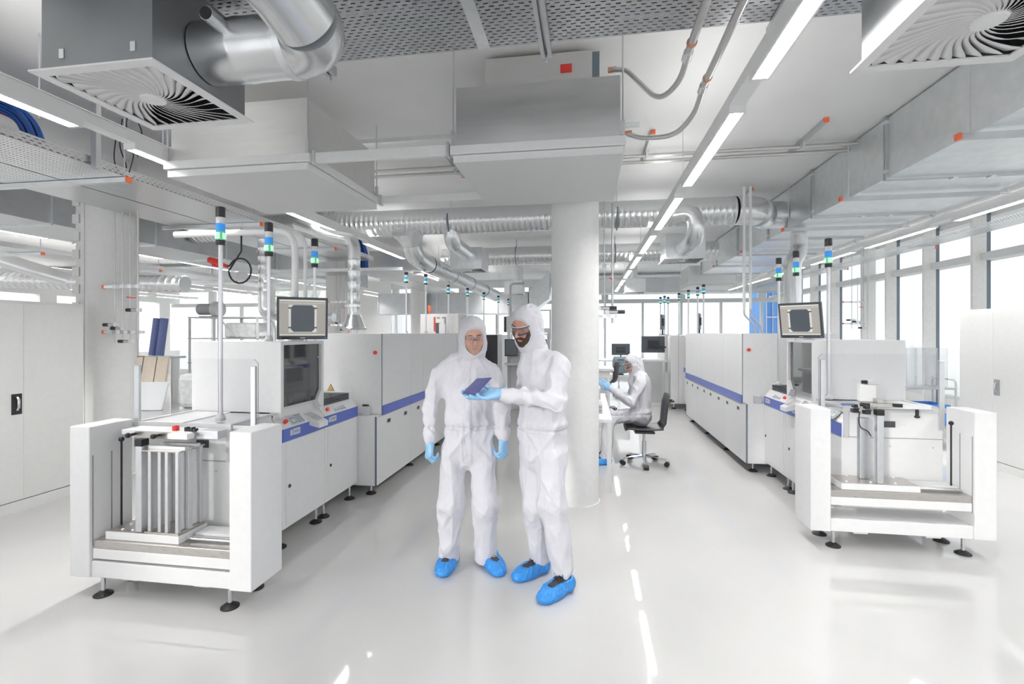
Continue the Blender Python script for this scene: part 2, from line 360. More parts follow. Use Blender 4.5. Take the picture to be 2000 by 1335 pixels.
def magazine(L, zt):
    """upright rack of aluminium rails standing on the left pallet"""
    T = thing('wafer_magazine', 'upright aluminium wafer magazine standing on the left loading lift pallet', 'magazine', L.p(2.48, .1, zt))
    u0, u1, v0, v1 = 2.36, 2.60, -.0, .205; zh = zt + .505
    link('bottom_plate', L.b(u0, u1, v0, v1, zt, zt + .008), M_['steel'], T)
    link('top_plate', L.b(u0 - .005, u1 + .02, v0, v1, zh, zh + .008), M_['steel'], T)
    for u in (u0 + .012, u0 + .085, u0 + .135, u0 + .205):
        for v in (v0 + .012, v1 - .02):
            if u in (u0 + .085, u0 + .135) and v > .1: continue
            link('rail', L.b(u - .011, u + .011, v - .011, v + .011, zt + .008, zh), M_['alu'], T, bev=.003)
    link('rail', L.b(u0 - .002, u0 + .022, .075, .11, zt + .008, zh), M_['alu'], T, bev=.003)
    for u in (u0 + .03, u0 + .215): link('side_comb', L.b(u - .004, u + .004, v0 + .03, v1 - .03, zt + .012, zh - .012), M_['white'], T)
    # tall square post at its outer side with black cap
    link('lift_post', L.b(u1 + .02, u1 + .065, .0, .05, zt, zh + .03), M_['alu'], T, bev=.004)
    link('post_cap', L.b(u1 + .018, u1 + .067, -.002, .052, zh + .03, zh + .072), M_['dark'], T)
    m = MB(); L.box(m, u0 - .02, u1 + .0, .03, .06, zh + .009, zh + .03); L.box(m, u0 - .02, u1, .12, .15, zh + .009, zh + .03)
    link('carrier_bar', m, M_['galv'], T)
    return T
def clamp_left(L):
    T = thing('gripper_arm', 'white gripper arm with black knobs above the left wafer magazine', 'gripper', L.p(2.55, .1, .985))
    link('arm', L.b(2.36, 2.872, .10, .24, .992, 1.022), M_['white'], T, bev=.002)
    link('front_block', L.b(2.34, 2.48, .045, .1, .985, 1.02), M_['white'], T, bev=.002)
    link('cross_block', L.b(2.19, 2.34, .12, .20, .975, 1.028), M_['alu'], T, bev=.003)
    link('bracket', L.b(2.5, 2.76, .085, .099, .978, 1.016), M_['steel'], T)
    for u in (2.76, 2.575): link('knob', MB().cyl(L.p(u, .086, 1.0), L.p(u, .05, 1.0), .009, 12).ball(L.p(u, .04, 1.0), .017, 12), M_['dark'], T)
    link('ring', MB().lathe(L.p(2.50, .13, 1.0225), [(.02, 0), (.02, .03), (.012, .03), (.012, 0)], 2, 20), M_['red'], T)
    m = MB()
    for k in range(4): m.box(*sorted((L.x(2.345 + .02 * k), L.x(2.36 + .02 * k))), L.y0 + .11, L.y0 + .14, 1.0225, 1.04 + .008 * (k % 2))
    link('sensor', m, M_['black'], T)
    return T
def clamp_right(L, zt):
    T = thing('lift_mast', 'twin aluminium mast with black sensor heads on the right loading lift', 'lift mast', L.p(2.33, .1, zt))
    link('post', L.b(2.315, 2.362, -.002, .045, zt, 1.02), M_['alu'], T, bev=.004)
    link('post', L.b(2.255, 2.33, .12, .165, zt, .98), M_['alu'], T, bev=.004)
    link('post_cap', L.b(2.313, 2.364, -.004, .047, 1.02, 1.062), M_['dark'], T)
    for u, v in ((2.27, .05), (2.22, .12)):
        m = MB(); L.box(m, u - .02, u + .02, v - .015, v + .03, 1.02, 1.05); L.box(m, u - .014, u + .014, v - .015, v + .03, 1.06, 1.085); m.cyl(L.p(u - .02, v - .017, 1.052), L.p(u + .02, v - .017, 1.052), .006, 8)
        link('sensor_head', m, M_['black'], T)
    link('probe', MB().cyl(L.p(2.12, .12, 1.083), L.p(2.21, .12, 1.083), .009, 10), M_['bluepipe'], T)
    link('cable', MB().tube(fillet([L.p(2.25, .115, 1.03), L.p(2.235, .10, .95), L.p(2.25, .10, .90), L.p(2.30, .10, .885), L.p(2.325, .10, .84)], .03), .004, 6), M_['dark'], T)
    m = MB(); L.box(m, 2.30, 2.52, .10, .20, 1.068, 1.095); L.box(m, 2.38, 2.42, .12, .18, 1.095, 1.13); link('bracket', m, M_['steel'], T, bev=.002)
    for u in (2.28, 2.51): link('knob', MB().cyl(L.p(u - .03, .11, 1.085), L.p(u + .03, .09, 1.085), .014, 12), M_['dark'], T)
    link('arm', L.b(2.40, 2.78, .15, .235, 1.05, 1.085), M_['white'], T, bev=.002)
    link('guide_foot', MB().cyl(L.p(2.69, .17, .995), L.p(2.69, .17, 1.05), .012, 10).ball(L.p(2.69, .17, .99), .02, 10, (1, 1, .6)), M_['dark'], T)
    c = link('camera_box', L.b(2.29, 2.41, .19, .235, 1.10, 1.235), M_['pvc'], T, bev=.004)
    link('camera_head', L.b(2.35, 2.43, .18, .24, 1.236, 1.27), M_['lgrey'], c, bev=.003)
    link('lens', MB().cyl(L.p(2.35, .21, 1.255), L.p(2.315, .21, 1.255), .014, 12), M_['dark'], c)
    return T
DESK = [(2.95, .147), (2.17, .147), (2.17, .915), (2.245, .992), (2.245, 1.045), (2.95, 1.045)]
def badge(L, T, v, z=.872):
    """small maker's plates on the blue band"""
    o = link('badge', L.b(2.1605, 2.1633, v, v + .028, z - .022, z + .022), M_['lblue'] if False else M_['key'], T)
    link('badge', L.b(2.1605, 2.1633, v + .036, v + .13, z - .024, z + .026), M_['lgrey'], T)
    m = MB()
    for k in range(5): L.box(m, 2.160, 2.1604, v + .052 + .013 * k, v + .058 + .013 * k, z - .006, z + .01)
    link('lettering', m, M_['blue'], o)
def desk_controls(L, T, v0, v1, kn, d0, d1):
    def pt(v, t, o): return L.p(2.17 + .075 * t - .0076 * o * 100 / 100 * 0 - .7 * o, v, .915 + .077 * t + .7 * o)
    knobred(L, T, 2.205, kn, .951)
    def pad(mb, va, vb, ta, tb, o0, o1):
        V = [pt(va, ta, o0), pt(vb, ta, o0), pt(vb, tb, o0), pt(va, tb, o0), pt(va, ta, o1), pt(vb, ta, o1), pt(vb, tb, o1), pt(va, tb, o1)]
        return mb.add(V, [(0, 3, 2, 1), (4, 5, 6, 7), (0, 1, 5, 4), (1, 2, 6, 5), (2, 3, 7, 6), (3, 0, 4, 7)])
    pn = link('control_panel', pad(MB(), d0, d1, .1, .92, .001, .004), M_['lgrey'], T)
    w = d1 - d0
    link('display', pad(MB(), d0 + .08 * w, d0 + .46 * w, .2, .72, .0041, .0055), M_['lcd'], pn)
    link('display_window', pad(MB(), d0 + .14 * w, d0 + .40 * w, .28, .6, .0056, .006), M_['key'], pn)
    kb = MB()
    for i in range(4):
        for j in range(4): pad(kb, d0 + (.53 + .11 * i) * w, d0 + (.60 + .11 * i) * w, .16 + .19 * j, .29 + .19 * j, .0041, .006)
    link('keys', kb, M_['lcd'], pn)
def infeed(L):
    T = thing('infeed_conveyor', 'white infeed conveyor with clear guard directly behind the %s loading lift' % L.w, 'conveyor', L.p(2.55, .5, 0))
    link('cabinet', L.prism(MB(), [(2.93, .147), (2.19, .147), (2.19, .915), (2.25, .985), (2.25, 1.03), (2.93, 1.03)], .262, .735), M_['white'], T, bev=.003)
    link('blue_band', L.b(2.183, 2.1905, .262, .735, .80, .905), M_['blue'], T)
    # front face: profiles and joint
    fr = MB(); L.box(fr, 2.20, 2.95, .245, .262, 1.012, 1.047); L.box(fr, 2.20, 2.235, .245, .262, .80, 1.012); L.box(fr, 2.20, 2.235, .262, .735, 1.03, 1.047); L.box(fr, 2.90, 2.95, .262, .735, 1.03, 1.047)
    link('aluminium_frame', fr, M_['lgrey'], T)
    link('panel_joint', L.b(2.20, 2.93, .2575, .2625, .796, .801), M_['grey'], T)
    for u in (2.42,) if L.sd < 0 else (2.54,):
        link('cable_opening', L.b(u - .045, u + .045, .256, .263, .885, .935), M_['tint'], T)
    for u in (2.32, 2.55, 2.86): link('screw', MB().cyl(L.p(u, .263, .73), L.p(u, .258, .73), .007, 8), M_['lgrey'], T)
    link('steel_top', L.b(2.262, 2.60, .30, .735, 1.031, 1.036), M_['galv'], T)
    link('white_top', L.b(2.60, 2.90, .27, .735, 1.031, 1.042), M_['white'], T)
    # clear guard sheet with its two posts
    z0 = 1.05
    v = .272
    sheet = [(2.02, z0), (2.955, z0), (2.955, 1.478), (2.05, 1.478), (2.02, 1.452)]
    A = MB(); A.add([L.p(u, v, z) for u, z in sheet] + [L.p(u, v + .006, z) for u, z in sheet], [[4, 3, 2, 1, 0], [5, 6, 7, 8, 9]] + [(i, (i + 1) % 5, 5 + (i + 1) % 5, 5 + i) for i in range(5)])
    gs = link('guard_sheet', A, M_['acryl'], T)
    link('sheet_edge', MB().tube([L.p(2.02, v, z0), L.p(2.02, v, 1.452), L.p(2.05, v, 1.478)], .0025, 6), M_['grey'], gs)
    link('guard_post', L.b(2.028, 2.062, v - .02, v + .0, z0 - .03, 1.43), M_['alu'], T, bev=.003)
    link('guard_post', L.b(2.893, 2.931, v - .032, v - .011, .875, 1.43), M_['alu'], T, bev=.003)
    link('post_arm', L.b(2.03, 2.24, v - .015, v + .0, z0 - .045, z0 - .012), M_['alu'], T)
    if L.sd > 0: desk_controls(L, T, .3, .7, .62, .36, .56)
    for u in (2.26, 2.88): L.foot(T, u, .66, .147)
    return T
def hood(L):
    T = thing('inspection_unit', 'tall white inspection unit with tinted window behind the %s infeed conveyor' % L.w, 'process machine', L.p(2.55, 1.05, 0))
    v0, v1 = .745, 1.348
    link('cabinet', L.prism(MB(), DESK, v0, v1), M_['white'], T, bev=.003)
    link('blue_band', L.b(2.1635, 2.171, v0, v1, .815, .913), M_['blue'], T)
    badge(L, T, v0 + .09 if L.sd < 0 else v0 + .3)
    # hood shell with an opening for the window
    h = MB(); L.box(h, 2.18, 2.945, v0, v0 + .035, 1.0, 1.585); L.box(h, 2.18, 2.945, v1 - .035, v1, 1.0, 1.585)
    L.box(h, 2.18, 2.945, v0 + .035, v1 - .035, 1.557, 1.585); L.box(h, 2.23, 2.945, v0 + .035, v1 - .035, 1.046, 1.075); L.box(h, 2.90, 2.945, v0 + .035, v1 - .035, 1.075, 1.557)
    link('hood', h, M_['white'], T, bev=.002)
    ck = MB()
    ck.add([L.p(2.18, v1 - .10, 1.075), L.p(2.18, v1 - .036, 1.16), L.p(2.18, v1 - .036, 1.0), L.p(2.235, v1 - .10, 1.075), L.p(2.235, v1 - .036, 1.16), L.p(2.235, v1 - .036, 1.0)], [(0, 1, 2), (5, 4, 3), (0, 3, 4, 1), (1, 4, 5, 2), (2, 5, 3, 0)])
    link('window_cheek', ck, M_['white'], T)
    pw = link('tinted_window', L.b(2.205, 2.212, v0 + .036, v1 - .036, 1.076, 1.556), M_['tint'], T)
    for v in (v0 + .05, v1 - .05):
        for z in (1.14, 1.44): link('window_button', MB().cyl(L.p(2.2045, v, z), L.p(2.198, v, z), .006, 8), M_['pvc'], pw)
    desk_controls(L, T, v0, v1, v0 + .075, v0 + .14, v0 + .32)
    # keyboard tray jutting out over the band
    kt = MB(); a = [(2.245, .985), (2.075, .905), (2.075, .862), (2.17, .885)]
    L.prism(kt, a, v1 - .25, v1 - .11); k = link('keyboard_tray', kt, M_['white'], T, bev=.002)
    kk = MB()
    for i in range(8):
        for j in range(5):
            t = .18 + .085 * i; u = 2.245 - .17 * t; z = .985 - .08 * t; v = v1 - .235 + .021 * j
            L.box(kk, u - .006, u + .006, v, v + .016, z, z + .005)
    link('keys', kk, M_['key'], k)
    # doors below the band
    dr = link('door', L.b(2.166, 2.1705, v0 + .045, v1 - .05, .165, .81), M_['white'], T, bev=.002)
    link('lock', MB().cyl(L.p(2.1655, v0 + .085 if L.sd < 0 else v1 - .1, .463), L.p(2.160, v0 + .085 if L.sd < 0 else v1 - .1, .463), .0135, 16), M_['black'], dr)
    for u in (2.22, 2.88):
        for v in (.785, 1.288): L.foot(T, u, v, .147)
    return T
def low_unit(L):
    T = thing('transfer_unit', 'low white transfer unit with blue band between tinted window and oven, %s line' % L.w, 'process machine', L.p(2.55, 1.66, 0))
    v0, v1 = 1.352, 1.955
    link('cabinet', L.prism(MB(), [(2.95, .147), (2.17, .147), (2.17, .915), (2.228, .99), (2.95, .99)], v0, v1), M_['white'], T, bev=.003)
    link('blue_band', L.b(2.1635, 2.171, v0, v1, .815, .913), M_['blue'], T)
    badge(L, T, v0 + .05 if L.sd < 0 else v0 + .42)
    ac = MB(); L.box(ac, 2.236, 2.242, v0 + .01, v1 - .05, .991, 1.05); L.box(ac, 2.242, 2.85, v0 + .01, v1 - .05, 1.044, 1.05)
    link('smoked_cover', ac, M_['acryl2'], T)
    link('end_lip', L.b(2.228, 2.85, v1 - .045, v1, .991, 1.062), M_['white'], T, bev=.002)
    m = MB(); L.box(m, 2.30, 2.8, v0 + .05, v1 - .1, .991, 1.01); link('conveyor_bed', m, M_['grey'], T)
    desk_controls(L, T, v0, v1, v0 + .08, v0 + .18, v0 + .40)
    dr = link('door', L.b(2.166, 2.1705, v0 + .04, v1 - .01, .165, .81), M_['white'], T, bev=.002)
    link('lock', MB().cyl(L.p(2.1655, v0 + .085 if L.sd < 0 else v1 - .05, .46), L.p(2.160, v0 + .085 if L.sd < 0 else v1 - .05, .46), .0135, 16), M_['black'], dr)
    for u in (2.22, 2.88):
        for v in (1.412, 1.89): L.foot(T, u, v, .147)
    return T
def oven(L, v0=1.96, v1=5.47):
    T = thing('furnace', 'long white furnace housing with row of latches and blue band, %s line' % L.w, 'process machine', L.p(2.5, 3.7, 0))
    link('lower_housing', L.b(1.985, 3.0, v0, v1, .115, .812), M_['white'], T, bev=.004)
    link('upper_housing', L.b(1.965, 3.02, v0 + .12, v1, .813, 1.645), M_['white'], T, bev=.004)
    link('edge_strip', L.b(1.962, 1.9665, v0 + .118, v0 + .127, .815, 1.643), M_['trav'], T)
    link('edge_strip', L.b(1.966, 1.985, v0 + .0, v0 + .006, .118, .81), M_['trav'], T)
    seams = [v0 + .13, 2.88, 3.32, 4.16, 4.9, v1]
    for a, b in zip(seams[:-1], seams[1:]):
        link('upper_panel', L.b(1.956, 1.966, a + .004, b - .003, .905, 1.642), M_['white'], T, bev=.0015)
        link('blue_band', L.b(1.954, 1.965, a + .0015, b - .0015, .805, .903), M_['blue'], T)
    lp = [v0 + .008, 2.88, 3.75, 4.62, v1]
    for i, (a, b) in enumerate(zip(lp[:-1], lp[1:])):
        pn = link('lower_panel', L.b(1.966, 1.9852, a + .002, b - .002, .117, .80), M_['white'], T, bev=.0015)
        for q in (.2, .72):
            c = a + (b - a) * (q + .12)
            lt = link('latch', L.b(1.964, 1.9665, c - .05, c + .05, .70, .745), M_['lgrey'], pn)
            link('latch_recess', L.b(1.9634, 1.9644, c - .038, c + .042, .704, .741), M_['black'], lt)
    e = MB().cyl(L.p(2.03, v0 + .12, 1.45), L.p(2.03, v0 + .112, 1.45), .030, 20)
    eb = link('button_plate', e, M_['pvc'], T); link('button_cap', MB().lathe(L.p(2.03, v0 + .112, 1.45), [(.021, 0), (.021, -.012), (.014, -.018), (0, -.0185)], 1, 20), M_['red'], eb)
    if L.sd < 0:
        w = Vector(L.p(2.525, v0 + .118, 1.075)); r = .042
        tri = [(w.x - r, w.z - .03), (w.x + r, w.z - .03), (w.x, w.z + .045)]
        s = link('warning_sign', MB().prism(tri, 1, w.y, w.y - .002), M_['dark'], T)
        k = .8; tri = [(w.x - r * k, w.z - .024), (w.x + r * k, w.z - .024), (w.x, w.z + .034)]
        f = link('sign_face', MB().prism(tri, 1, w.y - .002, w.y - .003), M_['yellow'], s)
        q = MB()
        for i in range(3): q.tube([(w.x - .012 + .012 * i, w.y - .0032, w.z - .012), (w.x - .008 + .012 * i, w.y - .0032, w.z - .004), (w.x - .012 + .012 * i, w.y - .0032, w.z + .004), (w.x - .008 + .012 * i, w.y - .0032, w.z + .01)], .0013, 5)
        q.box(w.x - .018, w.x + .018, w.y - .0034, w.y - .003, w.z - .02, w.z - .0165)
        link('hot_symbol', q, M_['dark'], f)
        m = MB(); L.box(m, 2.08, 2.15, v0 + .03, v0 + .11, .813, .905); tbx = link('connector_box', m, M_['lgrey'], T, bev=.002)
        m = MB()
        for k in range(4): m.cyl(L.p(2.085 + .018 * k, v0 + .06, .905), L.p(2.085 + .018 * k, v0 + .06, .922), .008, 8)
        link('plug', m, M_['dark'], tbx)
    else:
        link('connector_box', L.b(2.08, 2.15, v0 + .03, v0 + .11, .813, .905), M_['lgrey'], T, bev=.002)
    for v in (v0 + .12, v0 + 1.2, v0 + 2.3, v1 - .12):
        for u in (2.08, 2.9): L.foot(T, u, v, .115)
    k = MB(); L.box(k, 2.3, 2.9, v0 + .3, v1 - .2, .04, .114); link('under_frame', k, M_['trav'], T)
    return T
def rear_units(L):
    """second inspection stage and tall cabinet beyond the furnace"""
    base = 5.49
    for i in range(2):
        v0 = base + .64 * i; v1 = v0 + .62
        T = thing('inspection_unit', ('nearer' if i == 0 else 'farther') + ' tinted-window unit just past the furnace end, %s line' % L.w, 'process machine', L.p(2.55, v0 + .3, 0))
        link('cabinet', L.prism(MB(), DESK, v0, v1), M_['white'], T, bev=.003)
        link('blue_band', L.b(2.1635, 2.171, v0, v1, .815, .913), M_['blue'], T)
        h = MB(); L.box(h, 2.18, 2.945, v0, v0 + .04, 1.0, 1.60); L.box(h, 2.18, 2.945, v1 - .04, v1, 1.0, 1.60); L.box(h, 2.18, 2.945, v0 + .04, v1 - .04, 1.57, 1.60); L.box(h, 2.25, 2.945, v0 + .04, v1 - .04, 1.046, 1.57)
        link('hood', h, M_['white'], T)
        link('tinted_window', L.b(2.22, 2.235, v0 + .041, v1 - .041, 1.076, 1.57), M_['tint'], T)
        knobred(L, T, 2.205, v0 + .12, .951)
        for u in (2.22, 2.88):
            for v in (v0 + .06, v1 - .06): L.foot(T, u, v, .147)
    v0 = base + 1.3
    T = thing('stacker_cabinet', 'tall pale cabinet at the far end of the %s machine line' % L.w, 'process machine', L.p(2.4, v0 + 1.2, 0))
    LN = 3.6 if L.sd < 0 else 2.0
    link('housing', L.b(1.90, 2.95, v0, v0 + LN, .12, 1.60), M_['white'], T, bev=.004)
    link('panel_joint', L.b(2.06, 2.066, v0 - .002, v0, .12, 1.6), M_['grey'], T)
    link('door', L.b(1.893, 1.9, v0 + .1, v0 + 1.0, .2, 1.55), M_['cab'], T, bev=.002)
    for v in (v0 + .1, v0 + LN - .1):
        for u in (1.98, 2.85): L.foot(T, u, v, .12)
LL = Line(-1, 2.614); LR = Line(1, 4.09)
for L_, lf in ((LL, 0.), (LR, .087)):
    tower(L_, lf); infeed(L_); hood(L_); low_unit(L_); oven(L_); rear_units(L_)
magazine(LL, .4092); clamp_left(LL); clamp_right(LR, .357 + .087 + .052)
# ---------------- signal lights
def signal(label, loc, top, group='stacked signal lights on poles', r=.030, pr=.0145, h=.262):
    x, y, z = loc
    T = thing('signal_light', label, 'signal light', loc, group)
    link('pole_foot', MB().lathe(loc, [(.032, 0), (.032, .02), (.02, .045), (pr, .046)], 2, 16), M_['lgrey'], T)
    link('pole', MB().cyl((x, y, z + .02), (x, y, top - h), pr, 14), M_['pole'], T)
    q = top - h
    link('lamp_base', MB().lathe((x, y, q), [(r * .9, 0), (r, .006), (r, .034)], 2, 20), M_['black'], T)
    g = link('green_lens', MB().lathe((x, y, q + .034), [(r, 0), (r * .96, .01), (r * .96, .05), (r, .057)], 2, 20), M_['lgreen'], T)
    m = MB()
    for k in range(4): m.box(x - .016, x + .016, y - r * 1.01, y - r * .9, q + .043 + .011 * k, q + .049 + .011 * k)
    for k in range(4): m.box(x + r * .9, x + r * 1.01, y - .016, y + .016, q + .043 + .011 * k, q + .049 + .011 * k); m.box(x - r * 1.01, x - r * .9, y - .016, y + .016, q + .043 + .011 * k, q + .049 + .011 * k)
    link('diode_bars', m, M_['lgreenlit'], g)
    link('blue_lens', MB().lathe((x, y, q + .091), [(r, 0), (r * .96, .01), (r * .96, .048), (r, .056)], 2, 20), M_['lblue'], T)
    link('clear_lens', MB().lathe((x, y, q + .147), [(r, 0), (r * .96, .008), (r * .96, .036), (r, .043)], 2, 20), M_['lclear'], T)
    link('cap', MB().lathe((x, y, q + .19), [(r * 1.02, 0), (r * 1.02, .066), (r * .9, h - .19), (0, h - .19)], 2, 20), M_['black'], T)
    return T
sg = signal('tallest-looking signal light, on the left infeed conveyor in front', LL.p(2.37, .36, 1.048), 2.515)
for L_, u, v, z, lab in ((LL, 2.335, .82, 1.586, 'second signal light from left, on top of left inspection unit'), (LL, 2.34, 1.47, 1.051, 'third signal light from left, just behind the left monitor'),
    (LR, 2.29, .705, 1.048, 'rightmost signal light, in front of the grey hood side on right line'), (LR, 2.285, 1.385, 1.051, 'signal light just left of the right ventilation pipe'),
    (LR, 2.29, 1.865, 1.051, 'signal light third from right, near the right furnace front')):
    signal(lab, L_.p(u, v, z), 2.51)
# distant lights on the rear units: copies of the first
for i, (L_, u, v, z0, lab) in enumerate((
    (LL, 2.72, 4.7, 1.648, 'signal light on left furnace, leftmost of the distant row'), (LL, 2.5, 5.0, 1.648, 'signal light on left furnace before the grey sign box'), (LL, 2.50, 6.3, 1.602, 'signal light on left line, left of the shorter man\'s hood'),
    (LL, 2.3, 7.0, 1.602, 'signal light on left line, above the shorter man\'s hood'), (LL, 2.2, 8.1, 1.602, 'signal light between the two men, first of three'), (LL, 2.05, 9.1, 1.602, 'signal light between the two men, middle of three'), (LL, 1.98, 10.2, 1.602, 'signal light between the two men, last of three'),
    (LR, 2.30, 5.55, 1.602, 'distant signal light above the right furnace, rightmost of its row'), (LR, 2.3, 6.05, 1.602, 'distant signal light above right furnace, second from right'), (LR, 2.25, 6.7, 1.602, 'distant signal light above right furnace, third from right'), (LR, 2.2, 7.5, 1.602, 'distant signal light above right furnace, fourth from right'),
    (LR, 2.15, 8.7, 1.602, 'far signal light by the back window, right of three'), (LR, 2.0, 8.3, 1.602, 'far signal light by the back window, middle of three'), (LR, 1.96, 8.7, 1.602, 'far signal light by the back window, left of three'))):
    x, y, _ = L_.p(u, v, 0)
    dup(sg, (x, y, z0 - .55 if False else z0 - .0), lab).scale = (1, 1, .66)
# ---------------- monitors
def monitor(label, c, yaw, tilt, w=.385, h=.345, stand=None):
    """c: centre of the screen; yaw 0 faces -Y, positive turns to +X"""
    T = thing('monitor', label, 'monitor', c)
    def R(p):
        x, y, z = p; y2 = y * cos(tilt) - z * sin(tilt); z2 = y * sin(tilt) + z * cos(tilt)
        return (c[0] + x * cos(yaw) - y2 * sin(yaw), c[1] + x * sin(yaw) + y2 * cos(yaw), c[2] + z2)
    def B(*a): return MB().box(*a).xf(R)
    link('case', B(-w / 2, w / 2, 0, .035, -h / 2, h / 2), M_['bezel'], T, bev=.004)
    link('back_shell', B(-w / 2 + .05, w / 2 - .05, .035, .065, -h / 2 + .06, h / 2 - .05), M_['black'], T, bev=.006)
    b = .018
    sc = link('screen', B(-w / 2 + b, w / 2 - b, -.001, .001, -h / 2 + b + .012, h / 2 - b), M_['scrn'], T)
    sh = h - 2 * b - .012; cz = .006
    m = MB()
    for z0, z1 in ((.455, .49), (-.49, -.455), (.40, .41)): m.box(-w / 2 + b + .004, w / 2 - b - .004, -.002, -.001, cz + sh * z0, cz + sh * z1)
    m.box(-.105, .105, -.0022, -.001, cz - sh * .40, cz + sh * .36)
    link('window_area', m.xf(R), M_['scrl'], sc)
    k = .088; q = .020; hh = .110
    pl = [(-k + q, -hh), (k - q, -hh), (k, -hh + q), (k, hh - q), (k - q, hh), (-k + q, hh), (-k, hh - q), (-k, -hh + q)]
    mm = MB().prism([(x, z + cz - .005) for x, z in pl], 1, -.0035, -.002)
    for sx in (-1, 1):
        for zz in (-hh + .03, hh - .03): mm.box(sx * k, sx * (k + .02), -.0035, -.002, zz - .006 + cz, zz + .006 + cz)
    link('wafer_image', mm.xf(R), M_['scrd'], sc)
    link('logo', B(-.018, .018, -.0015, 0, -h / 2 + .010, -h / 2 + .017), M_['lgrey'], T)
    link('power_light', B(w / 2 - .022, w / 2 - .012, -.0015, 0, -h / 2 + .010, -h / 2 + .018), M_['lblue'], T)
    if stand:
        link('stand', MB().cyl(stand, R((0, .05, -.02)), .02, 12).lathe(stand, [(.05, 0), (.05, .01), (.02, .014)], 2, 16), M_['lgrey'], T)
    link('cable', MB().tube(fillet([R((.03, .03, -h / 2)), R((.05, .03, -h / 2 + .003)), R((.09, .03, -h / 2 + .003)), R((.10, .03, -h / 2 + .01))], .03), .005, 6).tube([R((-.09, .03, -h / 2)), R((-.12, -.03, -h / 2 + .015)), R((-.15, -.05, -h / 2 + .02))], .005, 6), M_['dark'], T)
    return T
monitor('dark-framed monitor facing right above the left inspection unit', LL.p(2.18, 1.03, 1.768), radians(34), radians(9), stand=LL.p(2.25, 1.06, 1.586))
monitor('black-framed monitor facing left above the right inspection unit', LR.p(2.16, .98, 1.77), radians(-44), radians(11), stand=LR.p(2.25, 1.0, 1.586))
# ------------------------------------------------------------------ ceiling services
def rod(name, label, x, y, z0, z1, r=.005, group='threaded hanger rods'):
    return solo(name, label, 'hanger rod', MB().cyl((x, y, z0), (x, y, z1), r, 8), M_['pole'], (x, y, z0), group)
# luminaires: one, then copies along each strip
def luminaire(label, x, y0, z=3.0, L=1.5):
    T = thing('ceiling_luminaire', label, 'light fixture', (x, y0, z), 'linear luminaires under the ceiling')
    h = MB().box(x - .048, x - .038, y0, y0 + L, z - .030, z + .0125).box(x + .038, x + .048, y0, y0 + L, z - .030, z + .0125).box(x - .0379, x + .0379, y0, y0 + .02, z - .030, z + .0125).box(x - .0379, x + .0379, y0 + L - .02, y0 + L, z - .030, z + .0125)
    link('housing', h, M_['lampw'], T)
    link('diffuser', MB().box(x - .0375, x + .0375, y0 + .0205, y0 + L - .0205, z + .003, z + .012), M_['lamp'], T)
    link('added_fill_strip', MB().box(x - .03, x + .03, y0 + .02, y0 + L - .02, z + .0805, z + .086), M_['fillup'], T)  # unseen glowing strip added above the rail to lift the ceiling
    return T
STR = [('right ceiling strip over the aisle', .885, 3.06 - 2 * 1.86, 9), ('left ceiling strip above the left machines', -3.25, 3.0 - 2 * 1.86, 9), ('window-side ceiling strip beside the right duct', 4.30, 3.1 - 1.86, 8),
       ('strip in the left hall, nearest row', -7.5, 4.2, 7), ('strip in the left hall, second row', -11.6, 4.2, 7), ('strip in the left hall, farthest row', -15.5, 4.2, 7)]
ORD = ['nearest', 'second', 'third', 'fourth', 'fifth', 'sixth', 'seventh', 'eighth', 'ninth', 'tenth']
lum0 = None
for nm, x, y0, n in STR:
    k0 = 0
    for k in range(n):
        y = y0 + 1.86 * k
        if y + 1.5 < .6: continue
        lab = '%s lit luminaire of the %s' % (ORD[k0], nm); k0 += 1
        if lum0 is None: lum0 = luminaire(lab, x, y)
        else: dup(lum0, (x, y, 3.0), lab)
    m = MB().box(x - .047, x + .047, y0, y0 + 1.86 * n, 3.013, 3.08)
    s_ = solo('light_rail', 'white carrier rail of the %s' % nm, 'light rail', m, M_['lampw'], (x, y0, 3.013))
    for k in range(0, n, 2):
      if y0 + 1.86 * k + 1.68 > 2.9: link('suspension_wire', MB().cyl((x, y0 + 1.86 * k + 1.68, 3.08), (x, y0 + 1.86 * k + 1.68, ZC), .003, 6), M_['pole'], s_)
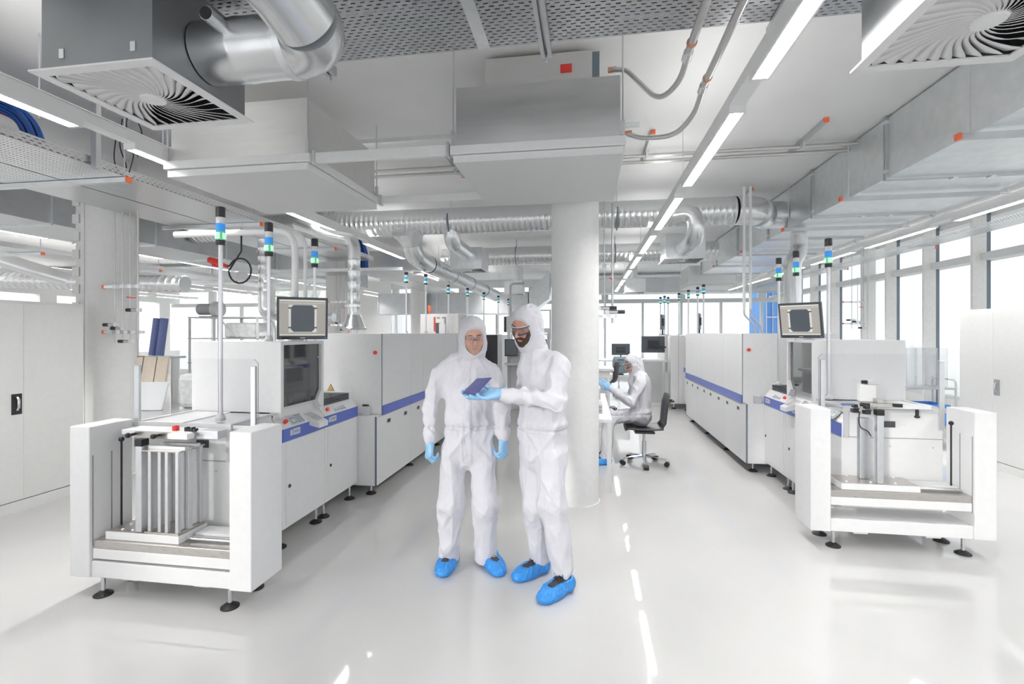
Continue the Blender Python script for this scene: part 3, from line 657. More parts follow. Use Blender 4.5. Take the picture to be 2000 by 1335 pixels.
# filter fan units
def ffu(label, x0, y0, z=2.84, sx=1.16, sy=1.16, fan=True):
    T = thing('filter_fan_unit', label, 'filter unit', (x0, y0, z), 'ceiling filter fan units')
    x1, y1 = x0 + sx, y0 + sy
    link('filter_face', MB().box(x0, x1, y0, y1, z, z + .004), M_['ffu'], T)
    link('face_backing', MB().box(x0 + .02, x1 - .02, y0 + .02, y1 - .02, z + .02, z + .025), M_['grey'], T)
    fr = MB()
    for a, b, c, d in ((x0, x1, y0, y0 + .03), (x0, x1, y1 - .03, y1), (x0, x0 + .03, y0 + .03, y1 - .03), (x1 - .03, x1, y0 + .03, y1 - .03)): fr.box(a, b, c, d, z + .0045, z + .05)
    link('lower_frame', fr, M_['lampw'], T)
    fr = MB(); e = -.02
    for a, b, c, d in ((x0 + e, x1 - e, y0 + e, y0 + .02), (x0 + e, x1 - e, y1 - .02, y1 - e), (x0 + e, x0 + .02, y0 + .02, y1 - .02), (x1 - .02, x1 - e, y0 + .02, y1 - .02)): fr.box(a, b, c, d, z + .055, z + .115)
    link('upper_frame', fr, M_['lampw'], T, bev=.004)
    link('casing', MB().box(x0 + .015, x1 - .015, y0 + .015, y1 - .015, z + .116, z + .53), M_['bsteel'], T, bev=.002)
    link('casing_fold', MB().box(x0 + .010, x1 - .010, y0 + .010, y1 - .010, z + .12, z + .16), M_['bsteel'], T)
    for cx in (x0, x1):
        for cy_ in (y0, y1):
            link('hanger', MB().cyl((cx, cy_, z + .1), (cx, cy_, ZC), .006, 8).box(cx - .012, cx + .012, cy_ - .012, cy_ + .012, z + .12, z + .22), M_['pole'], T)
    if fan:
        f = link('fan_box', MB().box(x0 + .2, x1 - .2, y0 + .12, y1 - .2, z + .531, z + .775), M_['bsteel'], T, bev=.002)
        link('red_label', MB().box(x1 - .42, x1 - .34, y0 + .116, y0 + .1195, z + .63, z + .69), M_['red'], f)
        link('switch_box', MB().box(x1 - .199, x1 - .15, y0 + .12, y0 + .2, z + .531, z + .76), M_['trav'], f)
    return T
ffu('central steel filter fan unit hanging in front of the round column', -.93, 3.28)
ffu('left steel filter fan unit hanging behind the left swirl diffuser', -3.17, 3.24, fan=False)
ffu('distant filter fan unit over the left furnace', -4.55, 9.55, fan=False)
ffu('distant filter fan unit over the right machine line', 2.55, 12.9, fan=False)
for lab, y, z in (('near white rail joining the two front filter units', 3.28, 2.93), ('far white rail joining the two front filter units', 4.42, 2.93)):
    T = solo('ceiling_grid_rail', lab, 'rail', MB().box(-1.965, -.975, y - .02, y + .02, z - .035, z + .035), M_['lampw'], (-1.5, y, z - .035), 'rails between the filter units', bev=.003)
    link('end_bracket', MB().box(-1.985, -1.966, y - .03, y + .03, z - .05, z + .05), M_['galv'], T); link('end_bracket', MB().box(-.974, -.955, y - .03, y + .03, z - .05, z + .05), M_['galv'], T)
# right rectangular duct
T = thing('rectangular_duct', 'large galvanised rectangular duct running along the right side of the ceiling', 'duct', (3.4, 6, 3.08))
ys = [.46, 1.95, 3.44, 4.94, 6.42, 7.9, 9.4, 10.9, 12.3]
for a, b in zip(ys[:-1], ys[1:]):
    link('duct_section', MB().box(2.73, 4.02, a + .002, b - .002, 3.08, 3.63), M_['galv'], T)
    for q in (a + .002, b - .022): link('flange', MB().prism([(2.705, 3.055), (4.045, 3.055), (4.045, 3.64), (4.021, 3.64), (4.021, 3.0795), (2.7295, 3.0795), (2.7295, 3.64), (2.705, 3.64)], 1, q, q + .02), M_['galvd'], T)
    for k in range(4): link('flange_clip', MB().box(2.70, 2.745, b - .03, b + .03, 3.12 + .15 * k, 3.15 + .15 * k) if k in (0, 3) else MB().box(2.95 + .3 * k, 2.99 + .3 * k, b - .03, b + .03, 3.045, 3.056), M_['galv'], T)
strut0 = None
for i, y in enumerate((3.85, 5.45, 6.95, 8.7, 10.55)):
    lab = '%s strut with orange end cap under the right rectangular duct' % ORD[i]
    if strut0 is None:
        S = thing('support_strut', lab, 'support strut', (2.57, y, 3.01), 'struts under the right duct')
        link('channel', MB().box(2.59, 4.0, y - .02, y + .02, 3.01, 3.05), M_['galvd'], S)
        link('end_cap', MB().box(2.565, 2.589, y - .022, y + .022, 3.008, 3.052), M_['orange'], S)
        link('hanger_rod', MB().cyl((2.65, y, 3.051), (2.65, y, ZC), .006, 8), M_['pole'], S)
        link('hanger_rod', MB().cyl((4.08, y, 3.03), (4.08, y, ZC), .006, 8).box(4.0, 4.09, y - .02, y + .02, 3.01, 3.03), M_['pole'], S)
        strut0 = S
    else: dup(strut0, (2.57, y, 3.01), lab)
# pipe with clips along the duct and window
for lab, x, z, r in (('white pipe with clips running beside the right duct', 4.10 + .06, 3.10, .028), ('thin steel pipe beside the window strip light', 4.62, 3.16, .02)):
    P_ = solo('ceiling_pipe', lab, 'pipe', MB().cyl((x, 1, z), (x, 14, z), r, 12), M_['pvc'], (x, 1, z), 'pipes above the window side')
    for k in range(6): link('pipe_clip', MB().lathe((x, 3.2 + 1.7 * k, z), [(r + .001, 0), (r + .006, 0), (r + .006, .03), (r + .001, .03)], 1, 14), M_['galvd'], P_)
def perf_tray(name, label, x0, x1, y0, y1, z, along='y', h=.06, cap=(), struts=()):
    T = thing(name, label, 'cable tray', ((x0 + x1) / 2, (y0 + y1) / 2, z))
    o = link('tray_bottom', MB().box(x0, x1, y0, y1, z, z + .002), M_['trayy' if along == 'y' else 'tray'], T)
    if along == 'y':
        for x in (x0, x1): link('side_flange', MB().box(x - .0015, x + .0015, y0, y1, z + .003, z + h), M_['trays'], T)
    else:
        for y in (y0, y1): link('side_flange', MB().box(x0, x1, y - .0015, y + .0015, z + .003, z + h), M_['galv'], T)
    for y in struts:
        s_ = link('support_arm', MB().box(x0 - (.72 if x0 < -4.4 else .1), x1 + .01, y - .02, y + .02, z - .045, z - .004), M_['galv'], T)
        link('end_cap', MB().box(x1 + .011, x1 + .035, y - .022, y + .022, z - .047, z - .002), M_['orange'], s_)
        link('hanger', MB().cyl((x1 - .02, y, z), (x1 - .02, y, ZC), .006, 8), M_['pole'], s_)
    return T
T = perf_tray('cable_tray', 'wide perforated cable tray crossing overhead at the top of the picture', -2.62, 1.62, 1.0, 2.71, 3.28, 'x')
for i, x in enumerate((-1.55, -.233, .97)):
    c = MB().box(x - .03, x - .008, 1.0, 2.76, 3.22, 3.275).box(x + .008, x + .03, 1.0, 2.76, 3.22, 3.275).box(x - .0079, x + .0079, 1.0, 2.76, 3.265, 3.275)
    link('support_channel', c, M_['galvd'], T)
    link('channel_rod', MB().cyl((x, 2.745, 3.19), (x, 2.745, ZC), .006, 8), M_['pole'], T)
for x in (-2.45, 1.45): link('support_channel', MB().box(x - .03, x + .03, 1.0, 2.72, 3.22, 3.278), M_['galvd'], T)
link('tray_joint', MB().box(-.62, -.55, 1.0, 2.709, 3.277, 3.2795), M_['galv'], T)
def cables(name, label, pts_fn, n, mats, r=.011):
    T = thing(name, label, 'cable bundle', pts_fn(0)[0])
    for q, (mt, cnt) in enumerate(mats):
        m = MB()
        for k in range(cnt): m.tube(fillet(pts_fn(q * 100 + k), .12, 4), r, 6)
        o = link('cables', m, M_[mt], T); o['kind'] = 'stuff'
    return T
rnd = random.Random(3)
def tray_c(k):
    rnd.seed(k); y = 1.15 + 1.5 * rnd.random(); z = 3.300 + .03 * rnd.random()
    return [(-2.55, y, z), (-1.0, y + rnd.uniform(-.08, .08), z), (.3, y + rnd.uniform(-.08, .08), z), (1.6, y + rnd.uniform(-.08, .08), z)]
cables('cable_bundle', 'blue, black and red cables lying in the overhead tray at the top', tray_c, 0, (('bcable', 22), ('dark', 46), ('rcable', 6)), .015)
# trays on the left
t1 = perf_tray('cable_tray', 'right one of the two perforated trays running along the left ceiling', -4.58, -3.95, 1.6, 8.5, 3.0, 'y', .075, struts=(3.62, 5.35, 7.1))
t2 = perf_tray('cable_tray', 'left one of the two perforated trays running along the left ceiling', -5.2, -4.60, 1.6, 8.5, 3.0, 'y', .075)
perf_tray('cable_tray', 'lower perforated tray crossing the left hall behind the column', -6.1, -3.3, 8.3, 8.85, 2.78, 'x')
perf_tray('cable_tray', 'perforated tray running back through the left hall', -8.6, -8.0, 5.2, 12.1, 2.85, 'y', .07, struts=(6, 8, 10))
perf_tray('cable_tray', 'narrow tray high in the upper left corner', -4.2, -3.7, .9, 2.3, 3.42, 'y', .06)
perf_tray('cable_tray', 'slotted cable tray running along the right windows', 5.3, 5.6, 2, 16.3, 3.08, 'y', .06, struts=(6.2, 8.9, 11.6))
perf_tray('cable_tray', 'perforated tray above the left furnace reaching to the second column', -4.9, -4.2, 10.9, 15, 2.9, 'y', .07)
def lt_c(k):
    rnd.seed(k); x = -4.0 - 1.15 * rnd.random(); z = 3.016 + .03 * rnd.random()
    return [(x, 1.7, z), (x + rnd.uniform(-.05, .05), 4, z), (x + rnd.uniform(-.05, .05), 6.5, z), (x, 8.4, z)]
cables('cable_bundle', 'cables lying in the left perforated trays', lt_c, 0, (('bcable', 9), ('dark', 14), ('rcable', 3)), .013)
def drop_c(k):
    rnd.seed(k + 5); a = rnd.uniform(-.055, .055); b = rnd.uniform(-.04, .04)
    return [(-4.9, 2.9 + a, 3.42 + b), (-4.42 + a, 3.0 + b, 3.40 + a), (-4.28 + a, 3.1 + b, 3.3), (-4.26 + a, 3.15 + b, 3.12), (-4.26 + a, 3.16 + b, 3.07)]
cables('cable_bundle', 'thick blue cable bundle dropping into the left tray behind the lamp', drop_c, 0, (('bcable', 26), ('dark', 3), ('rcable', 4)), .011)
def drop_d(k):
    rnd.seed(k + 9); a = rnd.uniform(-.08, .08); b = rnd.uniform(-.06, .06)
    return [(-4.6, 8.6 + b, 3.5), (-4.35 + a, 8.7 + b, 3.42 + a * .5), (-4.3 + a, 8.8 + b, 3.2), (-4.34 + a, 8.9 + b, 2.87)]
cables('cable_bundle', 'blue cable bundle curving down beside the exhaust elbow', drop_d, 0, (('bcable', 26), ('dark', 3)), .014)
solo('tray_upright', 'galvanised upright beside the blue cable bundle, upper left', 'upright', MB().box(-3.93, -3.88, 3.3, 3.34, 2.97, ZC), M_['galvd'], (-4, 3.3, 2.97))
# swirl diffusers
def diffuser(label, x0, y0, z=2.75, s=.6, boxh=.44, simple=False):
    T = thing('swirl_diffuser', label, 'air diffuser', (x0, y0, z))
    x1, y1 = x0 + s, y0 + s; cx, cy_ = (x0 + x1) / 2, (y0 + y1) / 2; w = .045
    f = MB()
    for a, b, c, d in ((x0, x1, y0, y0 + w), (x0, x1, y1 - w, y1), (x0, x0 + w, y0 + w, y1 - w), (x1 - w, x1, y0 + w, y1 - w)): f.box(a, b, c, d, z, z + .008)
    link('face_frame', f, M_['pvc'], T)
    link('hub', MB().lathe((cx, cy_, z - .004), [(0, 0), (.05, .001), (.058, .012), (.058, .02)], 2, 28), M_['pvc'], T)
    n = 18 if simple else 34; bl = MB(); h = s / 2 - w + .004
    for k in range(n):
        pts = []
        for i in range(9):
            t = i / 8; a = 2 * pi * k / n - .75 * (1 - (1 - t)**1.6)
            R = min(h / max(abs(cos(a)), 1e-3), h / max(abs(sin(a)), 1e-3)); R = min(R, s * .60)
            r = .052 + (R - .052) * t; pts.append((r, a))
        V = []
        for r, a in pts:
            wd = pi * r / n * .98
            ca, sa = cos(a), sin(a); tx, ty = -sa, ca
            def cl(p): return (max(-h, min(h, p[0])), max(-h, min(h, p[1])))
            q = cl((r * ca + tx * wd, r * sa + ty * wd)); p = cl((r * ca - tx * wd, r * sa - ty * wd))
            g = .004 + .017 * min(1, r / .2)
            V += [(cx + p[0], cy_ + p[1], z + .002), (cx + q[0], cy_ + q[1], z + g), (cx + q[0], cy_ + q[1], z + g + .002), (cx + p[0], cy_ + p[1], z + .0045)]
        F = []
        for i in range(8):
            for j in range(4): F.append((4 * i + j, 4 * i + (j + 1) % 4, 4 * i + 4 + (j + 1) % 4, 4 * i + 4 + j))
        bl.add(V, F, True)
    o = link('swirl_blades', bl, M_['pvc'], T)
    q = .03
    b = MB(); zb = z + .009
    for a, bb, c, d in ((x0 + q, x1 - q, y0 + q, y0 + q + .006), (x0 + q, x1 - q, y1 - q - .006, y1 - q), (x0 + q, x0 + q + .006, y0 + q + .006, y1 - q - .006), (x1 - q - .006, x1 - q, y0 + q + .006, y1 - q - .006)): b.box(a, bb, c, d, zb, zb + boxh)
    b.box(x0 + q, x1 - q, y0 + q, y1 - q, zb + boxh + .0005, zb + boxh + .004)
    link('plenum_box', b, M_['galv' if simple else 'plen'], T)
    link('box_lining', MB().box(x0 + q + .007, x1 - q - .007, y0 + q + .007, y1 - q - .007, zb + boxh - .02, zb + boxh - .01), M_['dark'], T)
    if not simple:
        m = MB()
        for a in (.22, .8): m.box(x0 + s * a - .012, x0 + s * a + .012, y0 + q - .003, y0 + q - .0005, z + .06, z + .1)
        link('box_clip', m, M_['galv'], T)
    return T
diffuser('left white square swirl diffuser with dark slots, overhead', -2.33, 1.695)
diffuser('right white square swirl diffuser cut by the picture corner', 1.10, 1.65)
# duct feeding the left diffuser
T = thing('spiral_duct', 'shiny spiral duct elbow feeding the left swirl diffuser', 'duct', (-1.5, 2.0, 2.95))
link('straight_duct', spiral(MB(), (-1.755, 2.02, 2.955), (-1.33, 2.02, 2.955), .135, .15, 40, .003), M_['spiral'], T)
el = arc((-1.33, 1.85, 2.955), .17, pi / 2, 0, (1, 0, 0), (0, 1, .0), 6)
link('elbow', MB().tube(el, .137, 40), M_['spiral'], T)
link('riser', MB().tube([el[-1], Vector((-1.17, 1.7, 2.99)), Vector((-1.22, .6, 3.08))], .139, 40), M_['spiral'], T)
link('elbow_collar', MB().tube([(-1.345, 2.02, 2.955), (-1.31, 2.02, 2.955)], .141, 40), M_['galv'], T)
sp_ = link('test_spigot', MB().lathe((-1.58, 1.80, 2.99), [(.027, -.0), (.03, 0), (.03, .12), (.027, .12)], 1, 20), M_['spiral'], T)
link('spigot_bore', MB().lathe((-1.58, 1.7965, 2.99), [(0, 0), (.0265, 0), (.0265, .002), (0, .002)], 1, 20), M_['dark'], sp_)
# spiral duct runs
T = thing('spiral_duct', 'long spiral duct crossing the room behind the filter units', 'duct', (-1, 6.9, 3.1))
link('main_run', spiral(MB(), (-6.26, 6.9, 3.30), (1.95, 6.9, 3.30), .186, .075, 28, .004), M_['spiral'], T)
eb = fillet([(1.95, 6.9, 3.30), (2.25, 6.95, 3.30), (2.45, 7.3, 3.31), (2.70, 7.32, 3.31)], .25, 5)
link('end_elbow', MB().tube(eb, .19, 28), M_['spiral'], T)
for x in (1.93, 2.30): link('collar', MB().tube([(x - .012, 6.9 if x < 2 else 7.0, 3.29), (x + .012, 6.9 if x < 2 else 7.02, 3.29)], .197, 28), M_['galv'], T)
for x in (-5.2, -2.0, -.35, .4):
    link('strap', MB().tube([(x - .01, 6.9, 3.28), (x + .01, 6.9, 3.28)], .195, 28), M_['trav'], T)
    link('strap_rod', MB().cyl((x, 6.9, 3.47), (x, 6.9, ZC), .006, 8), M_['pole'], T)
cn = MB().tube([(-2.66, 6.9, 3.2), (-2.64, 6.98, 3.08), (-2.63, 7.02, 2.98)], [.26, .19, .145], 28)
link('tee_branch', cn, M_['galv'], T)
br = fillet([(-2.63, 7.02, 2.98), (-2.62, 7.08, 2.84), (-2.62, 7.4, 2.80), (-2.62, 7.7, 2.79)], .15, 5)
link('branch_elbow', MB().tube(br, .143, 28), M_['spiral'], T)
link('branch_run', spiral(MB(), (-2.62, 7.7, 2.79), (-2.40, 12.6, 2.63), .14, .075, 24, .0035), M_['spiral'], T)
for y in (7.72, 8.9, 10.1, 11.3): link('strap', MB().tube([(-2.62 + .0449 * (y - 7.7), y, 2.79 - .0327 * (y - 7.7)), (-2.62 + .0449 * (y - 7.69), y + .012, 2.79 - .0327 * (y - 7.7))], .147, 24), M_['dark'], T)
b2 = fillet([(-1.98, 6.9, 3.2), (-1.98, 6.93, 2.99), (-1.99, 8.062, 2.97)], .42, 8)
link('plenum_branch', MB().tube(b2, .118, 24), M_['spiral'], T)
b3 = fillet([(1.05, 6.88, 3.25), (1.42, 6.75, 3.27), (1.43, 6.8, 2.91), (1.40, 7.452, 2.90)], .22, 6)
link('plenum_branch', MB().tube(b3, .12, 24), M_['spiral'], T)
for x in (.25, -1.2): pass
T = thing('spiral_duct', 'second spiral duct crossing farther back in the room', 'duct', (-1, 10.2, 2.95))
link('main_run', spiral(MB(), (-3.12, 10.2, 3.29), (2.56, 10.2, 3.30), .19, .085, 24, .004), M_['spiral'], T)
for x in (-1.5, .55): link('strap', MB().tube([(x - .01, 10.2, 3.295), (x + .01, 10.2, 3.295)], .2, 24).cyl((x, 10.2, 3.49), (x, 10.2, ZC), .006, 6), M_['trav'], T)
T = thing('spiral_duct', 'spiral duct running through the far left hall', 'duct', (-11, 8.6, 2.7))
link('main_run', spiral(MB(), (-16.5, 7.4, 2.84), (-7.4, 7.95, 2.56), .15, .14, 20), M_['spiral'], T)
for q in (.3, .8): link('hanger', MB().cyl((-16.5 + 9.1 * q, 7.4 + .55 * q, 2.99 - .28 * q), (-16.5 + 9.1 * q, 7.4 + .55 * q, ZC), .006, 6), M_['pole'], T)
link('wye_branch', MB().tube(fillet([(-9.7, 7.8, 2.64), (-10.1, 7.6, 2.78), (-10.7, 7.4, 3.0)], .3, 5), .14, 20), M_['spiral'], T)
# plenum boxes of the branches
for lab, x0, y0 in (('swirl diffuser box right of the column, fed by an elbow', 1.12, 7.43), ('swirl diffuser box above the two men, fed by an elbow', -2.38, 8.04), ('far swirl diffuser box above the seated person', .98, 13.3), ('far swirl diffuser box above the taller man', -2.36, 13.4)):
    diffuser(lab, x0, y0, 2.75, .62 if y0 < 10 else .58, .36, True)
for lab, x, y in (('round duct stub behind the far right-hand diffuser box', 1.27, 13.9), ('round duct stub behind the far left-hand diffuser box', -2.07, 14.0)):
    solo('duct_stub', lab, 'duct', MB().tube(fillet([(x, y + .02, 2.95), (x, y + .35, 2.95), (x, y + .4, 3.6)], .3), .14, 20), M_['spiral'], (x, y, 2.9))
# rectangular ducts of the left hall and the far end
def rduct(label, x0, x1, y0, y1, z0, z1, n, axis):
    T = thing('rectangular_duct', label, 'duct', ((x0 + x1) / 2, (y0 + y1) / 2, z0))
    for k in range(3): link('hanger', MB().cyl(((x0 + x1) / 2 if axis else x0 + (x1 - x0) * (k + .4) / 3, (y0 + y1) / 2 if not axis else y0 + (y1 - y0) * (k + .4) / 3, z1 + .02), ((x0 + x1) / 2 if axis else x0 + (x1 - x0) * (k + .4) / 3, (y0 + y1) / 2 if not axis else y0 + (y1 - y0) * (k + .4) / 3, ZC), .006, 6), M_['pole'], T)
    for k in range(n):
        a, b = k / n, (k + 1) / n
        if axis == 1:
            c0, c1 = y0 + (y1 - y0) * a, y0 + (y1 - y0) * b
            link('duct_section', MB().box(x0, x1, c0 + .022, c1, z0, z1), M_['galvd'], T); link('flange', MB().box(x0 - .03, x1 + .03, c0, c0 + .021, z0 - .03, z1 + .02), M_['galv'], T)
        else:
            c0, c1 = x0 + (x1 - x0) * a, x0 + (x1 - x0) * b
            link('duct_section', MB().box(c0 + .022, c1, y0, y1, z0, z1), M_['galvd'], T); link('flange', MB().box(c0, c0 + .021, y0 - .03, y1 + .03, z0 - .03, z1 + .02), M_['galv'], T)
    return T
rduct('galvanised duct at the left picture edge behind the left cabinet', -7.3, -6.3, 3.4, 13.2, 2.95, 3.5, 7, 1)
rduct('dark galvanised duct low across the far hall behind the signal lights', -7.0, -1.9, 15.45, 16.3, 2.28, 2.98, 5, 0)
rduct('far duct along the back windows above the seated person', -1.2, 6.2, 16.4, 17.2, 2.98, 3.45, 5, 0)
rduct('long duct crossing the far left hall', -16.8, -7.4, 12.2, 12.9, 3.14, 3.5, 6, 0)
sl = MB().add([(-1.87, 15.45, 2.28), (-1.87, 16.3, 2.28), (-1.87, 15.45, 2.98), (-1.87, 16.3, 2.98), (-1.22, 15.45, 2.75), (-1.22, 16.3, 2.75), (-1.22, 15.45, 3.62), (-1.22, 16.3, 3.62)], [(0, 2, 3, 1), (4, 5, 7, 6), (0, 1, 5, 4), (2, 6, 7, 3), (0, 4, 6, 2), (1, 3, 7, 5)])
solo('duct_transition', 'sloping end piece of the dark duct low across the far hall', 'duct', sl, M_['galv'], (-1.5, 15.6, 2.28))
# pipes and rails under the slab
for i, (y, z) in enumerate(((5.42, 3.585), (5.58, 3.575))):
    solo('ceiling_pipe', '%s of the twin steel pipes crossing under the ceiling behind the central filter unit' % ('nearer', 'farther')[i], 'pipe', MB().cyl((-2.6, y, z - .02), (2.72, y, z), .02, 12), M_['tpipe'], (0, y, z - .03), 'twin ceiling pipes')
for lab, x, y in (('orange-capped ceiling rail at the right, between lamp strip and duct', 2.19, 4.9), ('orange-capped ceiling rail just right of the central filter unit', .636, 4.93), ('orange-capped ceiling rail above the right elbow', 2.23, 7.1), ('orange-capped ceiling rail behind the lamp strip', .3, 8.6), ('orange-capped ceiling rail seen between the filter units', -1.55, 5.1)):
    S = thing('ceiling_rail', lab, 'mounting rail', (x, y, 3.61), 'short orange-capped rails under the slab')
    link('channel', MB().box(x - .02, x + .02, y, y + .82, 3.61, 3.648), M_['galvd'], S)
    for q in (y - .022, y + .8205): link('end_cap', MB().box(x - .021, x + .021, q, q + .0215, 3.608, 3.648), M_['orange'], S)
    link('pipe_clamp', MB().box(x - .015, x + .015, y + .45, y + .55, 3.55, 3.609), M_['galv'], S)
solo('ceiling_rail', 'long steel channel under the slab behind the front filter units', 'mounting rail', MB().box(-2.45, .47, 4.56, 4.6, 3.55, 3.59), M_['galv'], (-1, 4.5, 3.55))
for lab, pts, hose, r in (('left steel pipe with braided hose above the central filter unit', [(.535, .8, 3.16), (.535, 2.72, 3.16)], [(.535, 2.72, 3.16), (.535, 2.95, 3.12), (.45, 3.2, 3.13), (.26, 3.42, 3.47), (.16, 3.47, 3.50)], .021),
    ('right steel pipe with braided hose to the central filter unit', [(.70, .8, 3.16), (.70, 3.1, 3.16)], [(.70, 3.1, 3.16), (.70, 3.35, 3.10), (.6, 3.5, 3.02), (.38, 3.58, 3.05), (.275, 3.6, 3.10)], .021)):
    T = thing('ceiling_pipe', lab, 'pipe', pts[0])
    link('pipe', MB().cyl(*pts, r, 14), M_['tpipe'], T)
    link('braided_hose', MB().tube(fillet(hose, .16, 6), .017, 12), M_['tpipe'], T)
    e = Vector(pts[1])
    link('clamp_ring', MB().tube([e - Vector((0, .10, 0)), e - Vector((0, .085, 0))], .027, 14), M_['copper'], T)
    link('coupling', MB().tube([e - Vector((0, .01, 0)), e + Vector((0, .06, -.005))], .026, 10), M_['chrome'], T)
    h = Vector(hose[-1]); link('fitting', MB().tube([h + Vector((-.02, 0, 0)), h + Vector((.04, -.005, 0))], .02, 10), M_['copper'], T)
# exhaust pipes of the machines
T = thing('exhaust_pipe', 'shiny exhaust pipe with conical hood above the left furnace', 'exhaust pipe', (-2.66, 5.22, 1.646))
x, y = -2.66, 5.22
link('riser', spiral(MB(), (x, y, 1.87), (x, y, 2.50), .068, .12, 24, .003), M_['spiral'], T)
link('elbow', MB().tube(fillet([(x, y, 2.5), (x, y, 2.72), (x - .35, y + .1, 2.80), (x - .9, y + .3, 3.0)], .16, 7), .07, 24), M_['spiral'], T)
link('hood_cone', MB().lathe((x, y, 1.70), [(.135, -.012), (.14, 0), (.135, .012), (.125, .02), (.072, .16), (.070, .19)], 2, 32), M_['spiral'], T)
link('outlet', MB().cyl((x, y, 1.646), (x, y, 1.70), .05, 20), M_['spiral'], T)
link('clamp', MB().tube([(x, y, 1.95), (x, y, 1.975)], .074, 24).box(x - .11, x - .07, y - .012, y + .012, 1.95, 1.975), M_['chrome'], T)
T = thing('exhaust_pipe', 'pale exhaust pipe with kinked riser above the right furnace', 'exhaust pipe', (2.62, 6.75, 1.646))
link('riser', MB().tube(fillet([(2.62, 6.75, 1.646), (2.62, 6.75, 2.55), (2.86, 7.15, 2.78), (2.86, 7.15, 3.079)], .1, 5), .105, 24), M_['spiral'], T)
link('collar', MB().lathe((2.86, 7.15, 2.98), [(.105, 0), (.118, 0), (.118, .03), (.105, .03)], 2, 24), M_['galv'], T)
T = thing('exhaust_pipe', 'exhaust pipe with side branch behind the left inspection unit', 'exhaust pipe', (-4.4, 6.0, 1.2))
link('riser', spiral(MB(), (-4.45, 6.1, 2.12), (-4.45, 6.1, 2.96), .072, .12, 20, .003), M_['spiral'], T)
link('bend', MB().tube(fillet([(-4.45, 6.1, 2.12), (-4.45, 6.1, 1.95), (-4.22, 6.1, 1.78), (-4.22, 6.1, 1.2), (-4.22, 6.1, 0)], .14, 6), .068, 20), M_['spiral'], T)
link('side_branch', MB().tube([(-4.28, 6.1, 1.86), (-3.4, 6.1, 1.86)], .06, 20), M_['spiral'], T)
link('side_branch_clamp', MB().tube([(-4.0, 6.1, 1.86), (-3.97, 6.1, 1.86)], .068, 20), M_['galv'], T)
T = thing('conduit', 'large white conduit bending down to the left inspection unit', 'conduit', LL.p(2.32, 1.14, 1.586))
a = Vector(LL.p(2.32, 1.14, 1.586)); link('pipe', MB().tube(fillet([a, a + Vector((0, 0, .93)), a + Vector((-1.15, 0, .93))], .18, 8), .028, 16), M_['pvc'], T)
T = thing('conduit', 'thin white conduit beside the large one, above the left monitor', 'conduit', LL.p(2.32, 1.30, 1.586))
a = Vector(LL.p(2.32, 1.29, 1.586)); link('pipe', MB().tube(fillet([a, a + Vector((0, 0, .94)), a + Vector((-1.15, 0, .99))], .14, 8), .016, 12), M_['pvc'], T)
for i, x in enumerate((1.955, 2.03)):
    T = thing('conduit', ('left', 'right')[i] + ' of the twin vertical conduits above the right furnace corner', 'conduit', (x + .1, 6.5, 1.646), 'twin conduits above the right furnace')
    link('pipe', MB().cyl((x, 6.5, 1.95), (x, 6.5, 3.5), .018, 12), M_['pvc'], T)
    link('hose', MB().tube(fillet([(x, 6.5, 1.95), (x, 6.5, 1.88), (x + .12, 6.5, 1.75), (x + .13, 6.5, 1.646)], .05), .012, 8), M_['lgrey'], T)
# gas lines with valves on column and wall
def gas_panel(label, x, y, z, w, face=1, n=4):
    """vertical lines in front of a surface whose normal points along face*Y or along X"""
    T = thing('gas_manifold', label, 'gas manifold', (x, y, z))
    for k in range(n):
        xx = x + w * k / (n - 1); top = 2.975 if n == 4 else (ZC if k % 2 == 0 else 2.95)
        link('gas_line', MB().cyl((xx, y, z + .05 * (k % 2)), (xx, y, top), .006 if k < n - 1 else .011, 8), M_['tpipe'], T)
    for zz, e in ((z + .12, .0), (z + .62, .0)):
        r_ = link('mounting_rail', MB().box(x - .16, x + w + .05, y + .012, y + .035, zz - .015, zz + .015), M_['galv'], T)
        link('rail_cap', MB().box(x - .185, x - .161, y + .01, y + .037, zz - .02, zz + .02), M_['orange'], r_)
        for k in range(n): link('pipe_clamp', MB().box(x + w * k / (n - 1) - .022, x + w * k / (n - 1) + .022, y - .012, y + .011, zz - .02, zz + .02), M_['chrome'], r_)
    if n == 4: link('standoff', MB().box(x - .16, x - .13, y + .036, y + .19, z + .11, z + .13).box(x - .16, x - .13, y + .036, y + .19, z + .61, z + .63), M_['galv'], T)
    for k in range(n):
        xx = x + w * k / (n - 1); zz = z + (.2, .16, .02, .36)[k % 4]
        v = link('regulator', MB().cyl((xx - .05 * face, y - .02, zz), (xx + .04 * face, y - .02, zz), .020, 12), M_['chrome'], T)
        link('regulator_knob', MB().cyl((xx - .12 * face, y - .02, zz), (xx - .051 * face, y - .02, zz), .019, 12), M_['black'], v)
        link('gauge', MB().cyl((xx + .055 * face, y - .055, zz), (xx + .055 * face, y - .02, zz), .022, 16), M_['pvc'], v)
    link('valve_lever', MB().beam((x + w * .6, y - .02, z + .5), (x + w * .95, y - .02, z + .49), .018, .012), M_['red'], T)
    return T
gas_panel('gas lines with regulators mounted on the left round column', -5.12, 4.56, 1.54, .29)
gas_panel('gas lines with red caps just right of the central column', .165, 4.95, 1.7, .08, -1, n=2)
gas_panel('gas lines with small valves against the right wall pillar', 6.05, 12.3, 1.75, .25, n=3)
gas_panel('gas lines on the column behind the exhaust hood', -5.35, 9.7, 1.7, .22, n=3)
T = thing('cable_trunking', 'pale trunking strip with boxes on the left of the left column', 'trunking', (-5.72, 4.75, 1.0))
link('channel', MB().box(-5.80, -5.70, 4.7, 4.8, .5, 3.4), M_['warm'], T)
link('cover_strip', MB().box(-5.69, -5.64, 4.66, 4.74, .5, 3.4), M_['wall'], T)
